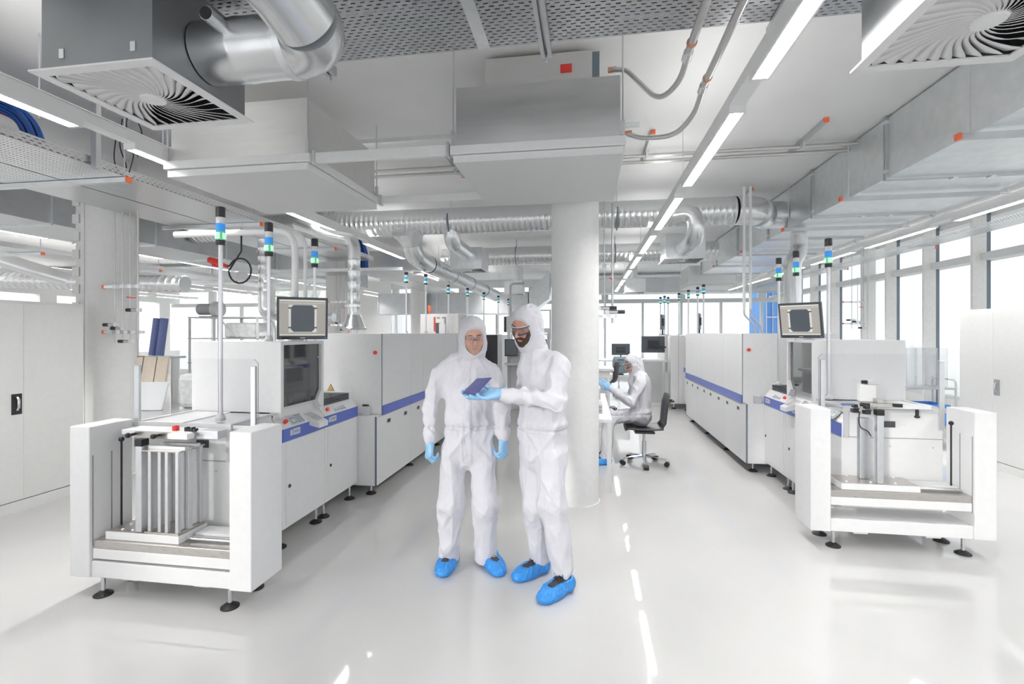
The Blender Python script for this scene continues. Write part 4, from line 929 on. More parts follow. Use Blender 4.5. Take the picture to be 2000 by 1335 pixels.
for k in range(7): link('socket_box', MB().box(-5.80, -5.71, 4.66, 4.699, 1.9 + .2 * k, 2.0 + .2 * k), M_['pvc'] if k > 3 else M_['warm'], T)
T = thing('hanging_plug', 'red industrial plug hanging on a coiled black cable, left hall', 'plug', (-4.72, 5.6, 2.5))
link('plug_body', MB().tube([(-4.86, 5.6, 2.60), (-4.76, 5.6, 2.57), (-4.68, 5.6, 2.535), (-4.60, 5.6, 2.51)], [.04, .045, .03, .022], 12).box(-4.8, -4.76, 5.57, 5.63, 2.51, 2.55), M_['red'], T)
link('plug_cable', MB().tube([(-4.60, 5.6, 2.51)] + arc((-4.42, 5.6, 2.45), .16, pi * .85, -pi * 1.0, (1, 0, 0), (0, 0, 1), 16) + [(-4.4, 5.6, 2.7), (-4.4, 5.6, 2.99)], .011, 8), M_['dark'], T)
for k in range(5): rod('hanger_rod', 'thin hanger rod beside the left lamp strip, %s in the row' % ORD[k], -3.62 + .05 * (k % 2), 2.7 + .9 * k, 3.08, ZC)
solo('ceiling_pipe', 'thin steel pipe running beside the left lamp strip', 'pipe', MB().cyl((-3.42, .5, 3.17), (-3.42, 5.2, 3.17), .02, 12), M_['tpipe'], (-3.42, .5, 3.15))
for k in range(4): solo('hanging_cable', ORD[k] + ' thin cable hanging below the slab at the upper left', 'cable', MB().tube(fillet([(-3.5 - .4 * k, 3.3 + .3 * k, ZC), (-3.56 - .4 * k, 3.32 + .3 * k, 3.4), (-3.44 - .4 * k, 3.3 + .3 * k, 3.2), (-3.5 - .4 * k, 3.3 + .3 * k, 3.03)], .1), .005, 6), M_['dark'], None, 'thin hanging cables')
# ------------------------------------------------------------------ furniture and goods
def cabinet(label, fx, y0, y1, side, handle):
    """side -1: stands on the left, doors face +X"""
    T = thing('storage_cabinet', label, 'cabinet', (fx + side * .25, (y0 + y1) / 2, 0)); D = side * .46; ym = (y0 + y1) / 2
    link('body', MB().box(fx + side * .021, fx + D, y0, y1, .10, 1.95), M_['cab'], T, bev=.003)
    link('plinth', MB().box(fx + side * .0, fx + D, y0 + .002, y1 - .002, 0, .098), M_['cab'], T)
    link('plinth_gap', MB().box(fx + side * .024, fx + D - side * .01, y0 + .004, y1 - .004, .0985, .0999), M_['trav'], T)
    for i, (a, b) in enumerate(((y0 + .012, ym - .001), (ym + .001, y1 - .012))):
        d = link('door', MB().box(fx, fx + side * .0205, a, b, .106, 1.925), M_['cab'], T, bev=.002)
        if i == 0:
            h = link('handle_recess', MB().box(fx - side * .001, fx - side * .003, ym - .10, ym - .015, .90, 1.09), M_[handle], d, bev=.03)
            link('handle_grip', MB().tube([(fx - side * .003, ym - .055, 1.06), (fx - side * .022, ym - .055, 1.03), (fx - side * .022, ym - .055, .97), (fx - side * .003, ym - .055, .94)], .011, 8), M_['chrome'], h)
    return T
cabinet('tall white cabinet with black handle at the left edge', -5.2, 3.2, 4.30, -1, 'black')
cabinet('tall white cabinet mostly cut off at the left picture edge', -5.2, 2.08, 3.18, -1, 'black')
cabinet('tall white cabinet with grey handle at the right edge', 4.87, 6.17, 7.26, 1, 'grey')
cabinet('tall white cabinet mostly cut off at the right picture edge', 4.87, 5.06, 6.15, 1, 'grey')
# trolley with clear tubes
T = thing('tube_trolley', 'pale trolley with upright clear tubes behind the right loading lift', 'trolley', (4.75, 8.0, 0))
fr = MB()
for x in (4.42, 5.18):
    for y in (7.78, 8.25): fr.cyl((x, y, .06), (x, y, 1.0 if y > 8 else .86), .014, 10)
    fr.tube(fillet([(x, 7.78, .86), (x, 7.78, .98), (x, 8.25, .98), (x, 8.25, .86)], .08), .014, 10)
link('trolley_frame', fr, M_['pvc'], T)
link('top_deck', MB().box(4.42, 5.18, 7.77, 8.26, .84, .87), M_['alu'], T, bev=.004); link('lower_deck', MB().box(4.42, 5.18, 7.77, 8.26, .30, .33), M_['alu'], T, bev=.004)
for x in (4.42, 5.18):
    for y in (7.78, 8.25): link('castor', MB().cyl((x - .015, y, .032), (x + .015, y, .032), .031, 14), M_['dark'], T)
for i in range(5):
    for j in range(2):
        S = MB().lathe((4.52 + .14 * i, 7.9 + .2 * j, .871), [(.06, 0), (.062, .0), (.062, .56), (.06, .56)], 2, 24)
        solo('clear_tube', '%s clear tube on the right trolley, %s row' % (('leftmost', 'second', 'middle', 'fourth', 'rightmost')[i], ('front', 'rear')[j]), 'tube', S, M_['acryl3'], (4.52 + .14 * i, 7.9 + .2 * j, .871), 'clear tubes on the trolley')
for i, x in enumerate((4.46, 4.80)):
    T = thing('plastic_crate', ('left', 'right')[i] + ' blue plastic crate on the trolley\'s lower deck, right side', 'crate', (x + .15, 8.0, .331))
    c = MB(); c.box(x, x + .32, 7.80, 8.2, .331, .34); 
    for a in ((x, x + .32, 7.80, 7.812), (x, x + .32, 8.188, 8.2), (x, x + .012, 7.8125, 8.1875), (x + .308, x + .32, 7.8125, 8.1875)): c.box(*a, .3405, .62)
    link('body', c, M_['cratebl'], T); link('rim', MB().box(x - .005, x + .325, 7.795, 7.7995, .59, .62), M_['cratebl'], T)
# stand with crate heaps: blue lids near window at mid height
# work table with the seated person
T = thing('work_table', 'white work table right of the column where a person sits', 'table', (-.25, 6.2, 0))
link('table_top', MB().box(-.2, .25, 5.09, 7.3, .72, .755), M_['white'], T, bev=.003)
for x in (.22, -.17):
    for y in (5.12, 7.26): link('leg', MB().box(x - .022, x + .022, y - .022, y + .022, .0, .718), M_['pvc'], T)
link('apron', MB().box(.19, .21, 5.15, 7.23, .685, .718), M_['pvc'], T)
T = thing('test_device', 'white test device on the work table by the column edge', 'instrument', (.0, 6.85, .756))
link('base', MB().box(-.18, .17, 6.6, 7.1, .756, .90), M_['white'], T, bev=.006); link('upper_case', MB().box(-.18, .12, 6.65, 7.1, .901, 1.12), M_['lgrey'], T, bev=.006); link('slot', MB().box(.171, .174, 6.65, 6.95, .84, .86), M_['black'], T)
T = thing('paper_tray', 'pale document tray stack on the near end of the work table', 'tray', (.08, 5.6, .756))
for k in range(3): link('tray', MB().box(-.15, .16, 5.45, 5.75, .757 + .035 * k, .785 + .035 * k), M_['lgrey'], T, bev=.004)
def office_chair(label, x, y, yaw, shell='chair', seat_z=.47, group='swivel chairs', full=True):
    T = thing('swivel_chair', label, 'chair', (x, y, 0), group)
    def R(p): return (x + p[0] * cos(yaw) - p[1] * sin(yaw), y + p[0] * sin(yaw) + p[1] * cos(yaw), p[2])
    # yaw 0: sitter faces +X; seat shell
    m = MB(); n = 13; prof = []
    for i in range(n):
        t = i / (n - 1); prof.append((.24 - .45 * t, seat_z + .0 + .012 * (2 * t - 1)**2 - (.02 if i == 0 else 0)))
    V = []; F = []
    bk = [(-.21, seat_z + .02), (-.25, seat_z + .08), (-.262, seat_z + .2), (-.275, seat_z + .32), (-.30, seat_z + .43)]
    pr = prof + bk
    for i, (px, pz) in enumerate(pr):
        w = .21 if i < n else (.2, .19, .2, .2, .17)[i - n]
        for k in range(9):
            s_ = -1 + k / 4; V.append((px + (.03 * s_ * s_ if i >= n else 0), w * s_, pz + (.025 * s_ * s_ if i < n else 0)))
    N = len(V); V += [(p[0] - (.018 if i // 9 >= n else 0), p[1], p[2] - (.022 if i // 9 < n else 0)) for i, p in enumerate(V)]
    r = len(pr)
    for i in range(r - 1):
        for k in range(8): a = i * 9 + k; F += [(a, a + 1, a + 10, a + 9), (N + a, N + a + 9, N + a + 10, N + a + 1)]
    for i in range(r - 1):
        for k in (0, 8): a = i * 9 + k; F.append((a, a + 9, N + a + 9, N + a))
    for k in range(8):
        for a in (k, (r - 1) * 9 + k): F.append((a, a + 1, N + a + 1, N + a))
    m.add(V, F, True); link('seat_shell', m.xf(R), M_[shell], T)
    link('seat_plate', MB().box(-.12, .12, -.11, .11, seat_z - .055, seat_z - .03).xf(R), M_['black'], T)
    link('gas_spring', MB().cyl((0, 0, .28), (0, 0, seat_z - .055), .014, 12).cyl((0, 0, .1), (0, 0, .285), .025, 14).xf(R), M_['chrome'], T)
    bs = MB()
    for k in range(5):
        a = 2 * pi * k / 5 + .3; bs.beam((0, 0, .105), (.27 * cos(a), .27 * sin(a), .075), .04, .025)
    link('star_base', bs.xf(R), M_['chrome'], T)
    for k in range(5):
        a = 2 * pi * k / 5 + .3; c = Vector((.28 * cos(a), .28 * sin(a), .03)); t = Vector((-sin(a), cos(a), 0))
        w_ = link('castor', MB().cyl(c - t * .03, c + t * .03, .03, 16).xf(R), M_['dark'], T)
    if full: link('back_handle', MB().tube([(-.285, -.07, seat_z + .34), (-.35, -.06, seat_z + .35), (-.35, .06, seat_z + .35), (-.285, .07, seat_z + .34)], .012, 8).xf(R), M_['black'], T)
    return T
office_chair('black swivel chair under the seated person', .70, 6.28, pi, seat_z=.455)
office_chair('blue-grey swivel chair in front of the far monitor', .80, 12.9, pi / 2 + .1, 'chairb', .62)
office_chair('black swivel chair half hidden behind the column edge', .35, 10.4, pi * .9, 'chair', .62)
T = thing('work_table', 'far white table with a monitor near the back windows', 'table', (.3, 14.2, 0))
link('table_top', MB().box(-.6, 1.3, 13.7, 14.5, .86, .90), M_['white'], T)
for x in (-.55, 1.25):
    for y in (13.75, 14.45): link('leg', MB().box(x - .02, x + .02, y - .02, y + .02, 0, .859), M_['pvc'], T)
def screen_back(label, c, w, h, yaw=0., stand=True):
    T = thing('monitor', label, 'monitor', c)
    def R(p): return (c[0] + p[0] * cos(yaw) - p[1] * sin(yaw), c[1] + p[0] * sin(yaw) + p[1] * cos(yaw), c[2] + p[2])
    link('case', MB().box(-w / 2, w / 2, -.02, .02, 0, h).xf(R), M_['bezel'], T, bev=.006); link('back_bulge', MB().box(-w / 4, w / 4, -.045, -.02, h * .25, h * .75).xf(R), M_['black'], T, bev=.005)
    link('screen', MB().box(-w / 2 + .02, w / 2 - .02, .0205, .022, .03, h - .02).xf(R), M_['scrd'], T)
    if stand: link('stand', MB().cyl((0, 0, -.12), (0, 0, 0), .02, 10).box(-.1, .1, -.07, .07, -.13, -.12).xf(R), M_['black'], T)
    return T
screen_back('dark monitor seen from behind on the far table, beyond the seated person', (.92, 13.95, 1.03), .50, .32)
mon_ = screen_back('black monitor on an arm beside the far end of the right line', (1.42, 11.0, 1.22), .50, .36, .1, False)
T = mon_
link('arm', MB().tube([(1.45, 10.93, 1.38), (1.6, 10.9, 1.34), (1.70, 11.0, 1.34)], .018, 8), M_['black'], T); link('post', MB().cyl((1.70, 11.0, .8), (1.70, 11.0, 1.62), .03, 10).box(1.66, 1.74, 10.95, 11.05, 0, .8), M_['lgrey'], T); link('keyboard_shelf', MB().box(1.3, 1.72, 10.8, 11.0, 1.02, 1.05), M_['lgrey'], T)
T = thing('tool_cabinet', 'pale half-height cabinet below the black arm monitor', 'cabinet', (1.45, 11.6, 0))
link('body', MB().box(1.2, 1.68, 11.3, 11.9, .0, 1.05), M_['cab'], T, bev=.004); link('door', MB().box(1.22, 1.66, 11.292, 11.3, .08, 1.0), M_['lgrey'], T)
for k, (x, y, v) in enumerate(((1.55, 12.2, 'left'), (2.0, 11.5, 'right'))): screen_back('thin monitor seen edge-on above the right line, %s one' % v, (x + .25 + .25 * k, y, 1.735), .40, .36, 1.25, True)
# counter left of the seated person and table lamp
T = thing('counter_unit', 'white counter with drawers behind the column, right side', 'counter', (-.2, 9.0, 0))
link('carcass', MB().box(-.7, .38, 8.6, 9.3, .0, .98), M_['white'], T, bev=.004); link('counter_top', MB().box(-.72, .45, 8.57, 9.33, .981, 1.03), M_['white'], T, bev=.003)
for k in range(2): link('drawer', MB().box(-.3, .34, 8.588, 8.6, .30 + .3 * k, .57 + .3 * k), M_['lgrey'], T)
# control kiosk between the two men
T = thing('control_kiosk', 'light-blue machine front with twin monitors seen between the two men', 'machine', (-1.35, 10.6, 0))
link('frame', MB().box(-1.70, -1.64, 10.2, 10.26, 0, 1.75).box(-1.39, -1.33, 10.2, 10.26, 0, 1.75).box(-.85, -.79, 10.2, 10.26, 0, 1.75).box(-1.64, -1.39, 10.2, 10.26, 1.66, 1.75).box(-1.33, -.85, 10.2, 10.26, 1.66, 1.75), M_['white'], T)
link('cover_panel', MB().box(-1.70, -.79, 10.27, 11.0, 0, 1.5), M_['facade'], T)
link('keyboard_shelf', MB().box(-1.72, -.8, 9.95, 10.19, .98, 1.02), M_['white'], T)
link('lower_door', MB().box(-1.32, -.86, 10.21, 10.25, .12, .9), M_['lgrey'], T)
for lab, x, wd in (('left angled monitor on the kiosk between the two men', -1.60, .28), ('right wide monitor on the kiosk between the two men', -1.08, .46)):
    screen_back(lab, (x, 10.1, 1.16), wd, .36, pi + .1, False)
T = thing('rack_cabinet', 'tall black equipment panel right of the shorter man\'s head', 'equipment rack', (-1.9, 9.6, 0))
link('body', MB().box(-2.015, -1.76, 9.4, 9.9, .0, 1.62), M_['white'], T); link('black_panel', MB().box(-2.012, -1.763, 9.39, 9.4, .2, 1.61), M_['black'], T)
T = thing('operator_terminal', 'beige operator panel on a pole between the two men', 'operator panel', (-1.55, 9.9, 1.75))
link('panel', MB().box(-1.67, -1.44, 9.88, 9.96, 1.66, 2.0), M_['warm'], T, bev=.01); link('panel_side', MB().box(-1.72, -1.671, 9.89, 9.96, 1.67, 1.99), M_['black'], T); link('pole', MB().tube(fillet([(-1.6, 9.97, 1.83), (-1.6, 10.0, 1.83), (-1.6, 10.0, 2.68), (-1.3, 10.0, 2.68)], .08), .025, 10), M_['lgrey'], T)
T = thing('panel_rack', 'thin white frame with glass panes behind the taller man', 'frame', (-1.2, 12.5, 0))
fr = MB()
for x in (-1.95, -1.45, -.95): fr.box(x - .02, x + .02, 12.4, 12.44, 0, 2.25)
for z in (.9, 1.6, 2.22): fr.box(-1.929, -1.471, 12.4, 12.44, z, z + .03).box(-1.429, -.971, 12.4, 12.44, z, z + .03)
link('frame', fr, M_['frame'], T); link('pane', MB().box(-1.94, -.98, 12.45, 12.455, .93, 2.2), M_['acryl'], T)
# sign box on the left line with its logo
T = thing('machine_housing', 'grey machine housing with red bar emblem behind the left furnace', 'machine', (-2.85, 9.2, 0))
link('housing', MB().box(-3.22, -2.46, 9.02, 10.3, 1.602, 2.02), M_['warm'], T, bev=.003)
e = MB().box(-2.95, -2.912, 9.016, 9.0195, 1.68, 1.96); link('emblem_bar', e, M_['redpole'], T)
e = MB()
for a in ((-2.885, -2.825, 1.925, 1.96), (-2.885, -2.815, 1.81, 1.845), (-2.885, -2.80, 1.68, 1.715), (-2.785, -2.70, 1.93, 1.96), (-2.74, -2.70, 1.69, 1.9299)): e.box(a[0], a[1], 9.016, 9.0195, a[2], a[3])
link('emblem', e, M_['grey'], T)
link('beacon', MB().cyl((-3.13, 9.3, 2.02), (-3.13, 9.3, 2.10), .018, 10).cyl((-3.13, 9.3, 2.1), (-3.13, 9.3, 2.2), .03, 12), M_['orange'], T)
T = thing('terminal', 'small white and black terminal in front of the grey emblem housing', 'terminal', (-2.68, 8.75, 1.603))
link('screen_case', MB().box(-2.745, -2.625, 8.7, 8.76, 1.605, 1.83), M_['white'], T, bev=.004); link('side_case', MB().box(-2.81, -2.746, 8.7, 8.8, 1.603, 1.84), M_['bezel'], T, bev=.004)
# cartons, insulation tubes, shelving on the left
def leaning(name, label, cat, x, y, w, h, d, lean, yaw, m, extra=None, straps=True):
    T = thing(name, label, cat, (x, y, 0))
    def R(p):
        px, py, pz = p; y2 = py * cos(lean) + pz * sin(lean); z2 = -py * sin(lean) + pz * cos(lean) + d * sin(lean)
        return (x + px * cos(yaw) - y2 * sin(yaw), y + px * sin(yaw) + y2 * cos(yaw), z2)
    link('board', MB().box(-w / 2, w / 2, 0, d, 0, h).xf(R), M_[m], T, bev=.004)
    s_ = MB()
    for t in (.3, .68): s_.box(-w / 2 + w * t - .008, -w / 2 + w * t + .008, -.004, -.0005, 0, h)
    s_.box(-w / 2, w / 2, -.0045, -.0005, h * .42, h * .435)
    if straps: link('strap', s_.xf(R), M_['dark'], T)
    if extra: link('orange_label', MB().box(*extra, -.005, -.0008, h * .72, h * .83).xf(R), M_['orange'], T)
    return T
leaning('carton', 'outer brown flat carton with orange label, leaning at the left column', 'carton', -10.33, 9.50, .50, 1.12, .10, .16, .55, 'card', (-.1, 0))
leaning('carton', 'middle brown flat carton leaning in the left stack', 'carton', -10.08, 9.42, .50, 1.10, .10, .2, .55, 'card', (.0, .1))
leaning('carton', 'pale front carton crossed by dark straps, left stack', 'carton', -9.72, 9.30, .75, 1.12, .08, .24, .25, 'card2')
leaning('foam_board', 'white square board leaning on the cartons', 'board', -9.30, 8.92, .72, .62, .04, .36, .2, 'facade', None, False)
for k in range(4): solo('packing_board', ORD[k] + ' from the floor of the flat boards lying beside the cartons', 'board', MB().box(-10.6 + .03 * k, -9.9 + .02 * k, 8.7, 9.1, .002 + .045 * k, .042 + .045 * k), M_['card2'], None, 'flat boards lying on the floor')
for k in range(2):
    x = -10.24 + .19 * k
    solo('insulation_tube', '%s dark blue roll leaning against the far left column' % ('left', 'right')[k], 'roll', MB().cyl((x, 10.05, 1.115), (x + .06, 10.12, 2.0), .085, 18), M_['bluepipe'], (x, 10, 1.115), 'blue rolls above the cartons')
T = thing('shelf_table', 'plain packing bench carrying the blue rolls behind the cartons', 'bench', (-10.1, 9.5, 0))
link('bench_top', MB().box(-10.4, -9.6, 9.93, 10.33, 1.05, 1.1), M_['lgrey'], T)
for x in (-10.36, -9.64): link('leg', MB().box(x - .02, x + .02, 9.96, 10.16, 0, 1.049), M_['frame'], T)
T = thing('wire_shelving', 'metal shelving frame with film-wrapped goods, left background', 'shelving', (-9.0, 11, 0))
fr = MB()
for x in (-9.75, -8.95, -7.9):
    for y in (10.6, 11.4): fr.box(x - .02, x + .02, y - .02, y + .02, 0, 2.05)
link('uprights', fr, M_['frame'], T)
for z in (.25, .9, 1.5, 2.02): link('shelf', MB().box(-9.78, -7.87, 10.57, 11.43, z, z + .025), M_['lgrey'], T)
link('brace', MB().beam((-8.9, 10.56, 2.0), (-8.4, 10.56, 1.55), .03, .03), M_['frame'], T)
for i, (x0, x1, z0, z1, lab) in enumerate(((-8.9, -8.0, .276, .8, 'lowest'), (-9.0, -8.1, .926, 1.4, 'middle'), (-9.7, -9.05, .926, 1.35, 'left middle'), (-8.85, -8.0, 1.526, 1.9, 'top'))):
    solo('wrapped_goods', '%s film-wrapped bundle on the left background shelving' % lab, 'wrapped goods', MB().box(x0, x1, 10.65, 11.35, z0, z1), M_['film'], None, 'film-wrapped bundles', bev=.05)
solo('wrapped_goods', 'crumpled film-wrapped pile on the floor right of the leaning cartons', 'wrapped goods', MB().box(-8.9, -8.05, 9.3, 10.1, .0, .75), M_['film'], None, bev=.12)
T = thing('blower', 'round grey blower motor on the background shelving at left', 'motor', (-9.35, 10.8, 2.05))
link('motor_body', MB().cyl((-9.55, 10.7, 2.24), (-9.15, 10.7, 2.24), .14, 20), M_['grey'], T); link('motor_flange', MB().cyl((-9.14, 10.7, 2.24), (-8.98, 10.7, 2.24), .19, 20).box(-9.5, -9.2, 10.6, 10.8, 2.046, 2.07), M_['lgrey'], T)
# ------------------------------------------------------------------ outside
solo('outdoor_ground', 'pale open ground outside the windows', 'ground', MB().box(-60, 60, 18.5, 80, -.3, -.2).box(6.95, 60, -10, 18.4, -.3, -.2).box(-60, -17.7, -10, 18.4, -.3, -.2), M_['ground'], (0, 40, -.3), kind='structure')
for lab, x0, x1, z0, z1, m in (('red shipping container outside, upper of two', -14.2, -13.2, 1.55, 2.9, 'contr'), ('blue shipping container outside, below the red one', -14.2, -13.2, -.2, 1.54, 'contb'), ('white container outside, right of the red one', -13.1, -12.3, -.2, 2.8, 'facade')):
    T = thing('shipping_container', lab, 'container', ((x0 + x1) / 2, 27, z0))
    b = link('body', MB().box(x0, x1, 27, 31, z0, z1), M_[m], T)
    r_ = MB()
    for k in range(6): r_.box(x0 + (x1 - x0) * (k + .3) / 6, x0 + (x1 - x0) * (k + .6) / 6, 26.97, 27, z0 + .1, z1 - .1)
    link('ribs', r_, M_[m], T)
def bld(label, x0, x1, y0, y1, z1, m, nx=4, nz=3):
    T = thing('building', label, 'building', ((x0 + x1) / 2, (y0 + y1) / 2, -.2)); link('walls', MB().box(x0, x1, y0, y1, -.2, z1), M_[m], T)
    q = MB()
    for i in range(nx):
        q.box(x0 + (x1 - x0) * (i + .04) / nx, x0 + (x1 - x0) * (i + .1) / nx, y0 - .06, y0 - .01, -.1, z1 - .1)
    for j in range(nz): q.box(x0, x1, y0 - .1, y0 - .061, z1 * (j + .2) / nz, z1 * (j + .24) / nz)
    link('window_frames', q, M_['facade'], T)
bld('bright blue glazed facade outside the right rear windows', 6.36, 6.78, 18.7, 20.5, 4.0, 'bfac', 2, 4)
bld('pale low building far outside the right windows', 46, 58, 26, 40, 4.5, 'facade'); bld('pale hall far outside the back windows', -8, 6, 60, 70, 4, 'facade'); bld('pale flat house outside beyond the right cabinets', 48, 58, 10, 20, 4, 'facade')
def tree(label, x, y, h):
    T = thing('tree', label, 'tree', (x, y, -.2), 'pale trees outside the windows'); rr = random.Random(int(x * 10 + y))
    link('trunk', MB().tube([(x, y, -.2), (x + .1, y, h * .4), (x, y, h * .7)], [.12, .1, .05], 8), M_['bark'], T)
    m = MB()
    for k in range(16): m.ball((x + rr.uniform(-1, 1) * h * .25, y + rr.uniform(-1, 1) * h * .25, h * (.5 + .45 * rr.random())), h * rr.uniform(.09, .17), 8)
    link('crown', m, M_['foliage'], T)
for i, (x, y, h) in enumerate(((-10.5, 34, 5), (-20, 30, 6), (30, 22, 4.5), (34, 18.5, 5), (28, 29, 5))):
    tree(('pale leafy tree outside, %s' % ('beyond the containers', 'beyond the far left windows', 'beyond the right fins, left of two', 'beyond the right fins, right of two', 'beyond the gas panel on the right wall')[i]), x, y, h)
# ------------------------------------------------------------------ people: smooth implicit surfaces, meshed by surface nets
A3 = lambda *p: np.array(p, dtype=np.float32)
def cap(P, a, b, ra, rb=None):
    a = np.asarray(a, np.float32); b = np.asarray(b, np.float32); rb = ra if rb is None else rb
    ab = b - a; t = np.clip(((P - a) @ ab) / max(1e-9, float(ab @ ab)), 0, 1)
    return np.linalg.norm(P - a - t[..., None] * ab, axis=-1) - (ra + (rb - ra) * t)
def ecap(P, a, b, ra, rb, n, s):
    """capsule flattened s times along the unit direction n"""
    a = np.asarray(a, np.float32); n = np.asarray(n, np.float32)
    Q = P + n * (((P - a) @ n) * (s - 1))[..., None]; bb = np.asarray(b, np.float32); bb = bb + n * (((bb - a) @ n) * (s - 1))
    return cap(Q, a, bb, ra, rb)
def ell(P, c, r, R=None):
    q = P - np.asarray(c, np.float32)
    if R is not None: q = q @ np.asarray(R, np.float32)
    r = np.asarray(r, np.float32); k0 = np.linalg.norm(q / r, axis=-1); k1 = np.linalg.norm(q / (r * r), axis=-1)
    return k0 * (k0 - 1) / np.maximum(k1, 1e-6)
def smin(a, b, k):
    h = np.clip(.5 + .5 * (b - a) / k, 0, 1); return b * (1 - h) + a * h - k * h * (1 - h)
def smax(a, b, k): return -smin(-a, -b, k)
def U(k, *ds):
    d = ds[0]
    for e in ds[1:]: d = smin(d, e, k)
    return d
def nets(fn, lo, hi, h):
    lo = np.asarray(lo, np.float32); hi = np.asarray(hi, np.float32)
    n = np.ceil((hi - lo) / h).astype(int) + 1
    ax = [lo[i] + h * np.arange(n[i], dtype=np.float32) for i in range(3)]
    V = np.empty(n, np.float32); st = max(1, 400000 // (n[1] * n[2]))
    for i in range(0, n[0], st):
        g = np.stack(np.meshgrid(ax[0][i:i + st], ax[1], ax[2], indexing='ij'), -1); V[i:i + st] = fn(g)
    s = V < 0
    acc = np.zeros(tuple(n - 1) + (3,), np.float32); cnt = np.zeros(tuple(n - 1), np.float32)
    sl = lambda o, d: tuple(slice(o[i], n[i] - 1 + o[i]) for i in range(3))
    for d in range(3):
        e = [0, 0, 0]; e[d] = 1; o1, o2 = [i for i in range(3) if i != d]
        for p in (0, 1):
            for q in (0, 1):
                a = [0, 0, 0]; a[o1] = p; a[o2] = q; b = list(a); b[d] = 1
                va, vb = V[sl(a, 0)], V[sl(b, 0)]; x = (va < 0) != (vb < 0)
                t = np.where(x, va / np.where(x, va - vb, 1), 0)
                for i in range(3): acc[..., i] += np.where(x, (t if i == d else a[i]), 0)
                cnt += x
    m = cnt > 0; idx = np.full(tuple(n - 1), -1, np.int64); idx[m] = np.arange(m.sum())
    c = np.argwhere(m); P = lo + h * (c + acc[m] / cnt[m][:, None])
    F = []
    for d in range(3):
        o1, o2 = [(1, 2), (2, 0), (0, 1)][d]
        A = np.moveaxis(s, [d, o1, o2], [0, 1, 2]); I = np.moveaxis(idx, [d, o1, o2], [0, 1, 2])
        x = (A[:-1, 1:-1, 1:-1] != A[1:, 1:-1, 1:-1]); w = np.argwhere(x)
        if len(w) == 0: continue
        i, j, k = w[:, 0], w[:, 1] + 1, w[:, 2] + 1
        q = np.stack([I[i, j - 1, k - 1], I[i, j, k - 1], I[i, j, k], I[i, j - 1, k]], -1); q = q[(q >= 0).all(1)] if (q < 0).any() else q
        flip = ~A[w[:, 0], w[:, 1] + 1, w[:, 2] + 1]
        if len(flip) == len(q): q[flip] = q[flip][:, ::-1]
        F.append(q)
    return P, np.concatenate(F)
def vnorm(P, F):
    N = np.zeros_like(P); a = P[F[:, 2]] - P[F[:, 0]]; b = P[F[:, 3]] - P[F[:, 1]]; c = np.cross(a, b)
    for k in range(4): np.add.at(N, F[:, k], c)
    return N / np.maximum(np.linalg.norm(N, axis=1), 1e-9)[:, None]
def smooth(P, F, it=2, w=.5):
    for _ in range(it):
        S = np.zeros_like(P); C = np.zeros(len(P))
        for k in range(4):
            a, b = F[:, k], F[:, (k + 1) % 4]
            np.add.at(S, a, P[b]); np.add.at(S, b, P[a]); np.add.at(C, a, 1); np.add.at(C, b, 1)
        P = P * (1 - w) + w * S / np.maximum(C, 1)[:, None]
    return P
rng = np.random.RandomState(5); _G = rng.rand(32, 32, 32).astype(np.float32) * 2 - 1
def vnoise(P):
    f = np.floor(P).astype(int); u = P - f; u = u * u * (3 - 2 * u); r = 0
    for i in (0, 1):
        for j in (0, 1):
            for k in (0, 1):
                w = (u[:, 0] if i else 1 - u[:, 0]) * (u[:, 1] if j else 1 - u[:, 1]) * (u[:, 2] if k else 1 - u[:, 2])
                r = r + w * _G[(f[:, 0] + i) % 32, (f[:, 1] + j) % 32, (f[:, 2] + k) % 32]
    return r
def ridge(P): return 1 - 2 * np.abs(vnoise(P))
def crease(P, w=.16): return -np.exp(-(vnoise(P) / w)**2) + .5
def put(name, P, F, m, T, tf, mi=None):
    mb = MB(); W_ = tf(P); mb.v = [tuple(p) for p in W_.tolist()]; mb.f = F.tolist(); mb.sm = [True] * len(F); mb.mi = [0] * len(F) if mi is None else mi.tolist()
    return link(name, mb, m, T)
class Person:
    def __init__(s, px, d0, label):
        s.d0 = d0; s.xo = (px - 1000) * d0 / 944
        s.O = np.array([s.xo * CT - d0 * ST, s.xo * ST + d0 * CT, 0.])
        s.T = thing('person', label, 'person', tuple(s.O))
    def at(s, px, py, f=0.):
        d = s.d0 - f; return A3((px - 1000) * d / 944 - s.xo, f, CH - (py - 650) * d / 944)
    def W(s, P):
        P = np.asarray(P); return np.stack([s.O[0] + P[:, 0] * CT + P[:, 1] * ST, s.O[1] + P[:, 0] * ST - P[:, 1] * CT, P[:, 2]], -1)
    def w1(s, p): return tuple(s.W(np.array([p]))[0])
def rot(yaw, pitch, roll=0.):
    """columns: right, front, up of a head that faces the viewer at yaw 0, turns to the viewer's left with yaw, looks down with pitch"""
    cy_, sy = cos(yaw), sin(yaw); cp, sp_ = cos(pitch), sin(pitch)
    fr = np.array([-sy * cp, cy_ * cp, -sp_]); rt = np.array([cy_, sy, 0.]); up = np.cross(rt, fr)
    cr, sr = cos(roll), sin(roll); return np.stack([rt * cr + up * sr, fr, up * cr - rt * sr], 1).astype(np.float32)
